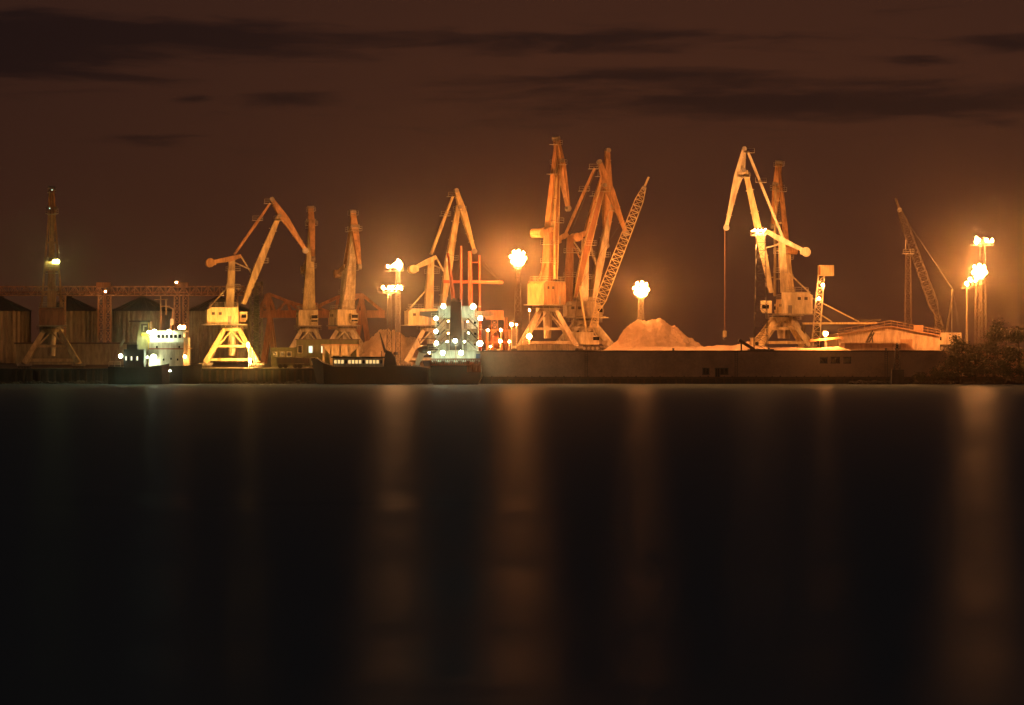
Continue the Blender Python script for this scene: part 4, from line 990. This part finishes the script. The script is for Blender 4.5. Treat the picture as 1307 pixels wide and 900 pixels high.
# funnel
fu = MB().prism([(-1.45, q_(0, 447).z), (1.4, q_(0, 447).z), (1.25, q_(0, 385).z), (-1.2, q_(0, 384).z)], 2.6, 6.6).build('funnel', 'funnel_black', sh)
MB().box((0, 4.6, q_(0, 384).z + .2), (2.7, 4.3, .3)).build('funnel_rim', 'steel_dark', fu)
for x in (-.5, .5): MB().tube((x, 4.6, q_(0, 384).z), (x, 4.6, q_(0, 380).z), .3, n=10).build('exhaust_pipe', 'steel_dark', fu)
MB().beam((0, 2.3, 4.6), (0, 2.3, q_(0, 440).z), .12).build('flagstaff', 'crane_orange', sh)
MB().box((5.1, 3.9, q_(0, 455).z), (1.0, .12, 1.2)).build('notice_board', 'blue_paint', sh)
# masts and derricks forward
def mast(px0, py0, px1, py1, y, r, m='mast_red', nm='mast'): return MB().tube(q_(px0, py0, y), q_(px1, py1, y), r * 1.25, r * .8, 10).build(nm, m, sh)
mast(579, 384, 571.5, 323, 30, .42, nm='derrick'); mast(602, 470, 599.5, 321, 44, .6); mast(613, 470, 612, 326, 44, .3); mast(588.5, 400, 588.5, 314, 36, .3)
gpst = MB().beam(q_(566, 359.5, 44), q_(642, 360.5, 44), .75, .6).build('cross_tree', 'mast_red', sh)
MB().beam(q_(600, 335, 44), q_(613, 335, 44), .3).build('spreader', 'mast_red', sh)
rg = MB()
for a, b in (((599.5, 323), (572, 362)), ((599.5, 323), (640, 361)), ((588.5, 316), (580, 384)), ((571.5, 324), (588.5, 330)), ((612, 327), (640, 361))): rg.beam(q_(*a, 42), q_(*b, 42), .07)
rg.build('rigging', 'steel_dark', sh)
# lamps under the deck edges
for px, py, y, r, m_ in ((566, 391, 9.2, .5, 'lamp_pale'), (604, 391.5, 9.2, .58, 'lamp_pale'), (556.5, 406.5, 7.4, .45, 'lamp_pale'), (613, 406, 7.4, .5, 'lamp_pale'),
                         (556.5, 423, 6.6, .4, 'lamp_pale'), (557, 438, 5.6, .42, 'lamp_pale'), (612.5, 438.5, 5.6, .6, 'lamp_pale'), (581, 435, 2.2, .42, 'lamp_pale'),
                         (565, 450.5, 1.8, .48, 'lamp_pale'), (588.5, 450.5, 1.8, .48, 'lamp_pale'), (571, 436, 5.5, .22, 'lamp_pale'), (593, 436, 5.5, .22, 'lamp_pale'),
                         (598, 425, 7, .16, 'lamp_pale'), (572, 410, 8, .14, 'lamp_warm_small'), (597, 410.5, 8, .14, 'lamp_warm_small'), (572, 425.5, 7, .14, 'lamp_warm_small'), (548, 450.5, 2, .2, 'lamp_pale')):
    floods(sh, [tuple(q_(px, py, y))], m_, r, (0, -1, -.5), 'ship_cream', part='deck_lamp')

# lifeboat on its slanted davit
lb_ = thing('lifeboat', 'dark enclosed lifeboat hanging at the port quarter of the lit ship', 'boat', (PX(546, 594), 594, PZ(446, 594)))
v, f = [], []
for i in range(9):
    t_ = -1 + i / 4; w = math.sqrt(max(0.02, 1 - abs(t_) ** 2.4))
    v += [(t_ * 2.4, w * 1.0 * math.cos(a), w * 1.0 * math.sin(a)) for a in [j * math.pi / 4 for j in range(8)]]
for i in range(8): f += [(i * 8 + j, i * 8 + (j + 1) % 8, i * 8 + 8 + (j + 1) % 8, i * 8 + 8 + j) for j in range(8)]
MB().add(v, f + [tuple(range(8))[::-1], tuple(range(64, 72))]).build('hull', 'steel_dark', lb_, True)
MB().box((.5, 0, 1.0), (1.6, 1.2, .6)).build('canopy', 'steel_dark', lb_)
dv_ = MB(); dv_.beam((-1.6, 0, 1.0), (-2.2, 0, 2.4), .16); dv_.beam((-2.2, 0, 2.4), (1.8, 0, 2.6), .16); dv_.beam((1.5, 0, 1), (1.8, 0, 2.6), .14); dv_.build('davit', 'steel_dark', lb_)
rm = thing('launch_ramp', 'pale slanted boat ramp beam left of the lit ship', 'ramp', AT(532, 466, 597))
MB().beam((0, 0, 0), AT(539, 449, 597) - AT(532, 466, 597), .9, .7, 1.6, .9).build('beam', 'ship_cream', rm)
MB().beam((.7, 0, 1.9), (2.8, 0, 2.9), .3, .4).build('arm', 'ship_cream', rm)
MB().box((-.1, 0, -.2), (1.8, 1.4, .5)).build('foot', 'steel_grey', rm)

# ------------------------------------------------------------------ dark low vessel in front
YV = 593.0
dvs = thing('work_boat', 'long low black work boat with a strip of added glowing panes and raked mast', 'boat', (0, YV, 0))
def w_(px, py, y=0): q = AT(px, py, YV + y); return Vector((q.x, y, q.z))
sheer = [(396, 459), (404, 458), (412, 463), (424, 468), (486, 468.5), (500, 466), (515, 467), (546, 469)]
v, f = [], []
for i, (px, py) in enumerate(sheer):
    fr_ = (i / (len(sheer) - 1)); w = 3.6 * min(1, .08 + fr_ * 4); tp = w_(px, py); bx_ = PX(px + 8 * max(0, 1 - fr_ * 3), YV)
    v += [(tp.x, 4 - w, tp.z), (bx_, 4 - w * .8, -.7), (bx_, 4 + w * .8, -.7), (tp.x, 4 + w, tp.z)]
for i in range(len(sheer) - 1): f += [(i * 4 + j, i * 4 + (j + 1) % 4, i * 4 + 4 + (j + 1) % 4, i * 4 + 4 + j) for j in range(4)]
MB().add(v, f + [(0, 1, 2, 3), tuple(range(len(v) - 4, len(v)))[::-1]]).build('hull', 'hull_black', dvs)
a, b = w_(425, 458.5), w_(488, 466.5)
dh = MB().box(((a.x + b.x) / 2, 4, (a.z + b.z) / 2), (b.x - a.x, 3.0, a.z - b.z + 1.0)).build('deckhouse', 'crane_grey', dvs)  # added box; the deck is open here, with a lit wall behind
MB().box(((a.x + b.x) / 2, 4, a.z + .4), (b.x - a.x + 1.2, 4.4, .3)).build('deck_roof', 'hull_black', dh)
for i in range(14):
    x = a.x + (b.x - a.x) * (i + .5) / 14
    MB().box((x, 2.46, (a.z + b.z) / 2 + .1), (.56, .06, .8)).build('window', 'warm_glow' if i % 5 != 3 else 'glass_dark', dh)  # added glowing panes imitate the lit strip seen through the open deck
MB().prism([(w_(489, 0).x, w_(0, 469).z), (w_(506, 0).x, w_(0, 469).z), (w_(503, 0).x, w_(0, 456).z), (w_(498, 0).x, w_(0, 449).z), (w_(492, 0).x, w_(0, 447).z), (w_(490, 0).x, w_(0, 455).z)], 2.6, 5.4).build('wheelhouse', 'hull_black', dvs)
MB().tube(w_(492, 450, 4), w_(484.5, 424, 4), .34, .1, 8).build('mast', 'steel_dark', dvs)
MB().beam(w_(487, 448, 4), w_(487, 456, 4), .18).build('post', 'steel_dark', dvs)
MB().tube(w_(505, 453, 4), w_(505, 449.5, 4), .6, .5, 10).build('searchlight', 'steel_dark', dvs)
MB().beam(w_(393, 470, 3), w_(393, 442, 3), .16).build('bow_staff', 'steel_dark', dvs)

# ------------------------------------------------------------------ white coaster and black tug at the left
YC = 596.0
cs = thing('coaster', 'small white cargo ship with lit bridge moored at the left quay', 'ship', (0, YC, 0))
def c_(px, py, y=0): q = AT(px, py, YC + y); return Vector((q.x, y, q.z))
v, f = [], []
for px, w, py in ((176, 3.0, 468), (190, 3.6, 468), (232, 3.6, 467), (246, 2.2, 466), (256, .3, 464)):
    tp = c_(px, py); v += [(tp.x, 3.6 - w, tp.z), (tp.x - (.8 if px > 240 else 0), 3.6 - w * .7, -.7), (tp.x - (.8 if px > 240 else 0), 3.6 + w * .7, -.7), (tp.x, 3.6 + w, tp.z)]
for i in range(4): f += [(i * 4 + j, i * 4 + (j + 1) % 4, i * 4 + 4 + (j + 1) % 4, i * 4 + 4 + j) for j in range(4)]
MB().add(v, f + [(0, 1, 2, 3), (19, 18, 17, 16)]).build('hull', 'hull_black', cs)
def cbox(nm, a, b, c, d, y0, y1, m_, par=None):
    p, r_ = c_(a, d), c_(b, c); return MB().box(((p.x + r_.x) / 2, (y0 + y1) / 2, (p.z + r_.z) / 2), (r_.x - p.x, y1 - y0, r_.z - p.z)).build(nm, m_, par or cs)
lowh = cbox('deckhouse', 189, 233, 437, 468, 1.2, 6.2, 'ship_cream')
for i in range(13):
    x = c_(190.5 + i * 3.4, 0).x; MB().box((x, 1.14, (c_(0, 439).z + c_(0, 466).z) / 2), (.14, .12, c_(0, 439).z - c_(0, 466).z)).build('rib', 'ship_cream', lowh)
cbox('red_band', 189, 233, 444.6, 446, 1.05, 1.2, 'mast_red', lowh)
for px, py in ((199.5, 443), (228, 443), (217.5, 458), (226, 459), (208, 459)): cbox('porthole', px - .9, px + .9, py - 1.3, py + 1.3, 1.0, 1.22, 'glass_dark', lowh)
cbox('stair_tower', 231, 238.5, 431, 468, 2.0, 6.0, 'house_cream')
br = cbox('bridge', 190, 233, 424, 437, 1.8, 6.0, 'ship_white')
cbox('bridge_roof', 188, 236, 422, 424, 1.2, 6.4, 'ship_cream', br)
for i in range(7): cbox('bridge_window', 194 + i * 5.4, 197.6 + i * 5.4, 427, 431.5, 1.7, 1.85, 'glass_dark', br)
fn = MB().prism([(c_(171, 0).x, c_(0, 448).z), (c_(190, 0).x, c_(0, 448).z), (c_(190, 0).x, c_(0, 411).z), (c_(177, 0).x, c_(0, 410).z)], 2.2, 5.2).build('funnel', 'plaster_grey', cs)
cbox('funnel_emblem', 178.5, 187, 413.5, 424, 2.05, 2.2, 'steel_dark', fn)
cbox('emblem_stroke', 181, 182.6, 415.5, 422, 1.95, 2.06, 'galvanised', fn); cbox('emblem_bar', 181, 185.5, 415.5, 417, 1.94, 2.05, 'galvanised', fn)
cbox('funnel_stripe', 179, 190, 426, 428.6, 2.0, 2.2, 'trim_yellow', fn)
MB().beam(c_(189.7, 446, 2.1), c_(189.7, 412, 2.1), .22).build('exhaust_pipe', 'trim_yellow', fn)
cbox('funnel_cap', 163, 190, 409, 411, 2.0, 5.4, 'steel_dark', fn)
ms = MB().tube(c_(205, 424, 4), c_(205, 378, 4), .28, .14, 8).build('mast', 'crane_orange', cs)
mm = MB(); mm.beam(c_(197, 382.5, 4), c_(214, 382, 4), .14)
mm.beam(c_(212, 402, 4), c_(212, 382, 4), .3); mm.beam(c_(205, 391, 4), c_(217, 391, 4), .22); mm.beam(c_(218, 422, 4), c_(221, 394, 4), .3); mm.beam(c_(212, 391, 4), c_(221, 394, 4), .25); mm.build('radar_mast', 'crane_orange', cs)
MB().box(c_(219.6, 411, 4), (.7, .7, 1.4)).build('radar_box', 'house_cream', cs)
MB().beam(c_(237, 445, 3), c_(245, 445, 3), .3).build('boat_boom', 'crane_orange', cs)
for px, py, y, r, m_ in ((197, 423.5, .9, .5, 'lamp_pale'), (196, 428.5, .9, .34, 'lamp_pale'), (215.5, 424, .9, .5, 'lamp_pale'), (229.7, 418, 2.4, .38, 'lamp_warm_small'), (234.5, 418, 2.4, .38, 'lamp_warm_small'),
                         (196, 456, .2, .62, 'lamp_pale'), (236, 455, 1.6, .26, 'lamp_warm_small'), (189.5, 424, 1.2, .3, 'lamp_greenish'), (217, 473.5, -.4, .16, 'lamp_pale'), (188, 456, .4, .18, 'lamp_pale')):
    floods(cs, [tuple(c_(px, py, y))], m_, r, (0, -1, -.4), 'ship_cream', part='deck_lamp')
tg = thing('tug_boat', 'small black tug with three lit portholes beside the white cargo ship', 'boat', (0, 591.0, 0))
YC = 591.0
v, f = [], []
for px, w, py in ((137, 1.6, 468), (146, 2.4, 468.5), (176, 2.5, 469), (206, 2.0, 466), (214, .25, 464)):
    tp = c_(px, py); v += [(tp.x, 2.5 - w, tp.z), (tp.x, 2.5 - w * .7, -.6), (tp.x, 2.5 + w * .7, -.6), (tp.x, 2.5 + w, tp.z)]
for i in range(4): f += [(i * 4 + j, i * 4 + (j + 1) % 4, i * 4 + 4 + (j + 1) % 4, i * 4 + 4 + j) for j in range(4)]
MB().add(v, f + [(0, 1, 2, 3), (19, 18, 17, 16)]).build('hull', 'hull_black', tg)
dk_ = cbox('deckhouse', 157, 183, 446, 469, .8, 4.0, 'hull_black', tg)
cbox('wheelhouse', 161, 174, 439.5, 446, 1.1, 3.6, 'hull_black', tg)
for px in (160.3, 167.2, 174.6): cbox('porthole', px - .8, px + .8, 455, 460, .68, .82, 'window_lit', dk_)
MB().beam(c_(153, 442, 2), c_(158, 434.5, 2), .5).build('towing_arm', 'plaster_grey', tg)
rl = MB().rail([c_(139, 468, .6), c_(154, 468, .6)], 1.1, .9, .05); rl.build('railing', 'ship_cream', tg)
floods(tg, [tuple(c_(154, 454.5, .6))], 'lamp_pale', .4, (0, -1, -.3), 'ship_cream', part='deck_lamp')
for nm, px, Y, lb in (('dump_truck', 371, 640, 'dark dump truck parked on the quay below the green office'), ('dump_truck', 390, 636, 'dark dump truck parked nearest the bow of the black work boat')):
    t = thing(nm, lb, 'truck', (PX(px, Y), Y, GL), 'trucks parked on the quay')
    MB().prism([(-3.3, 1.2), (1.0, 1.2), (1.0, 2.5), (-3.6, 2.7)], -1.2, 1.2).build('bed', 'steel_dark', t)
    cb = MB().prism([(1.2, .7), (3.3, .7), (3.3, 1.7), (2.9, 2.7), (1.2, 2.7)], -1.15, 1.15).build('cab', 'plaster_grey', t)
    MB().prism([(1.5, 1.8), (2.6, 1.8), (2.45, 2.5), (1.5, 2.5)], -1.18, 1.18).build('window', 'glass_dark', cb)
    MB().box((0, 0, .95), (6.4, .9, .3)).build('chassis', 'steel_dark', t)
    for x in (-2.5, -1.3, 2.2):
        for y in (-1, 1): MB().tube((x, y * .85, .5), (x, y * 1.2, .5), .5, n=14).build('wheel', 'rubber', t)

# ------------------------------------------------------------------ night haze over the harbour
hz = MB().box((0, 1415, 36.5), (2960, 3010, 77))
hz = hz.build('haze', 'rubber')
hm = bpy.data.materials.new('haze_air'); hm.use_nodes = True; g_ = NT(hm.node_tree)
pv = g_.n('ShaderNodeVolumePrincipled', {'Color': (0.9, 0.88, 0.85, 1), 'Density': 0.00005, 'Anisotropy': 0.98})
g_.n('ShaderNodeOutputMaterial', {'Volume': pv.outputs[0]})
hz.data.materials[0] = hm; hz['kind'] = 'stuff'; hz['label'] = 'thin night haze glowing around the harbour lamps'
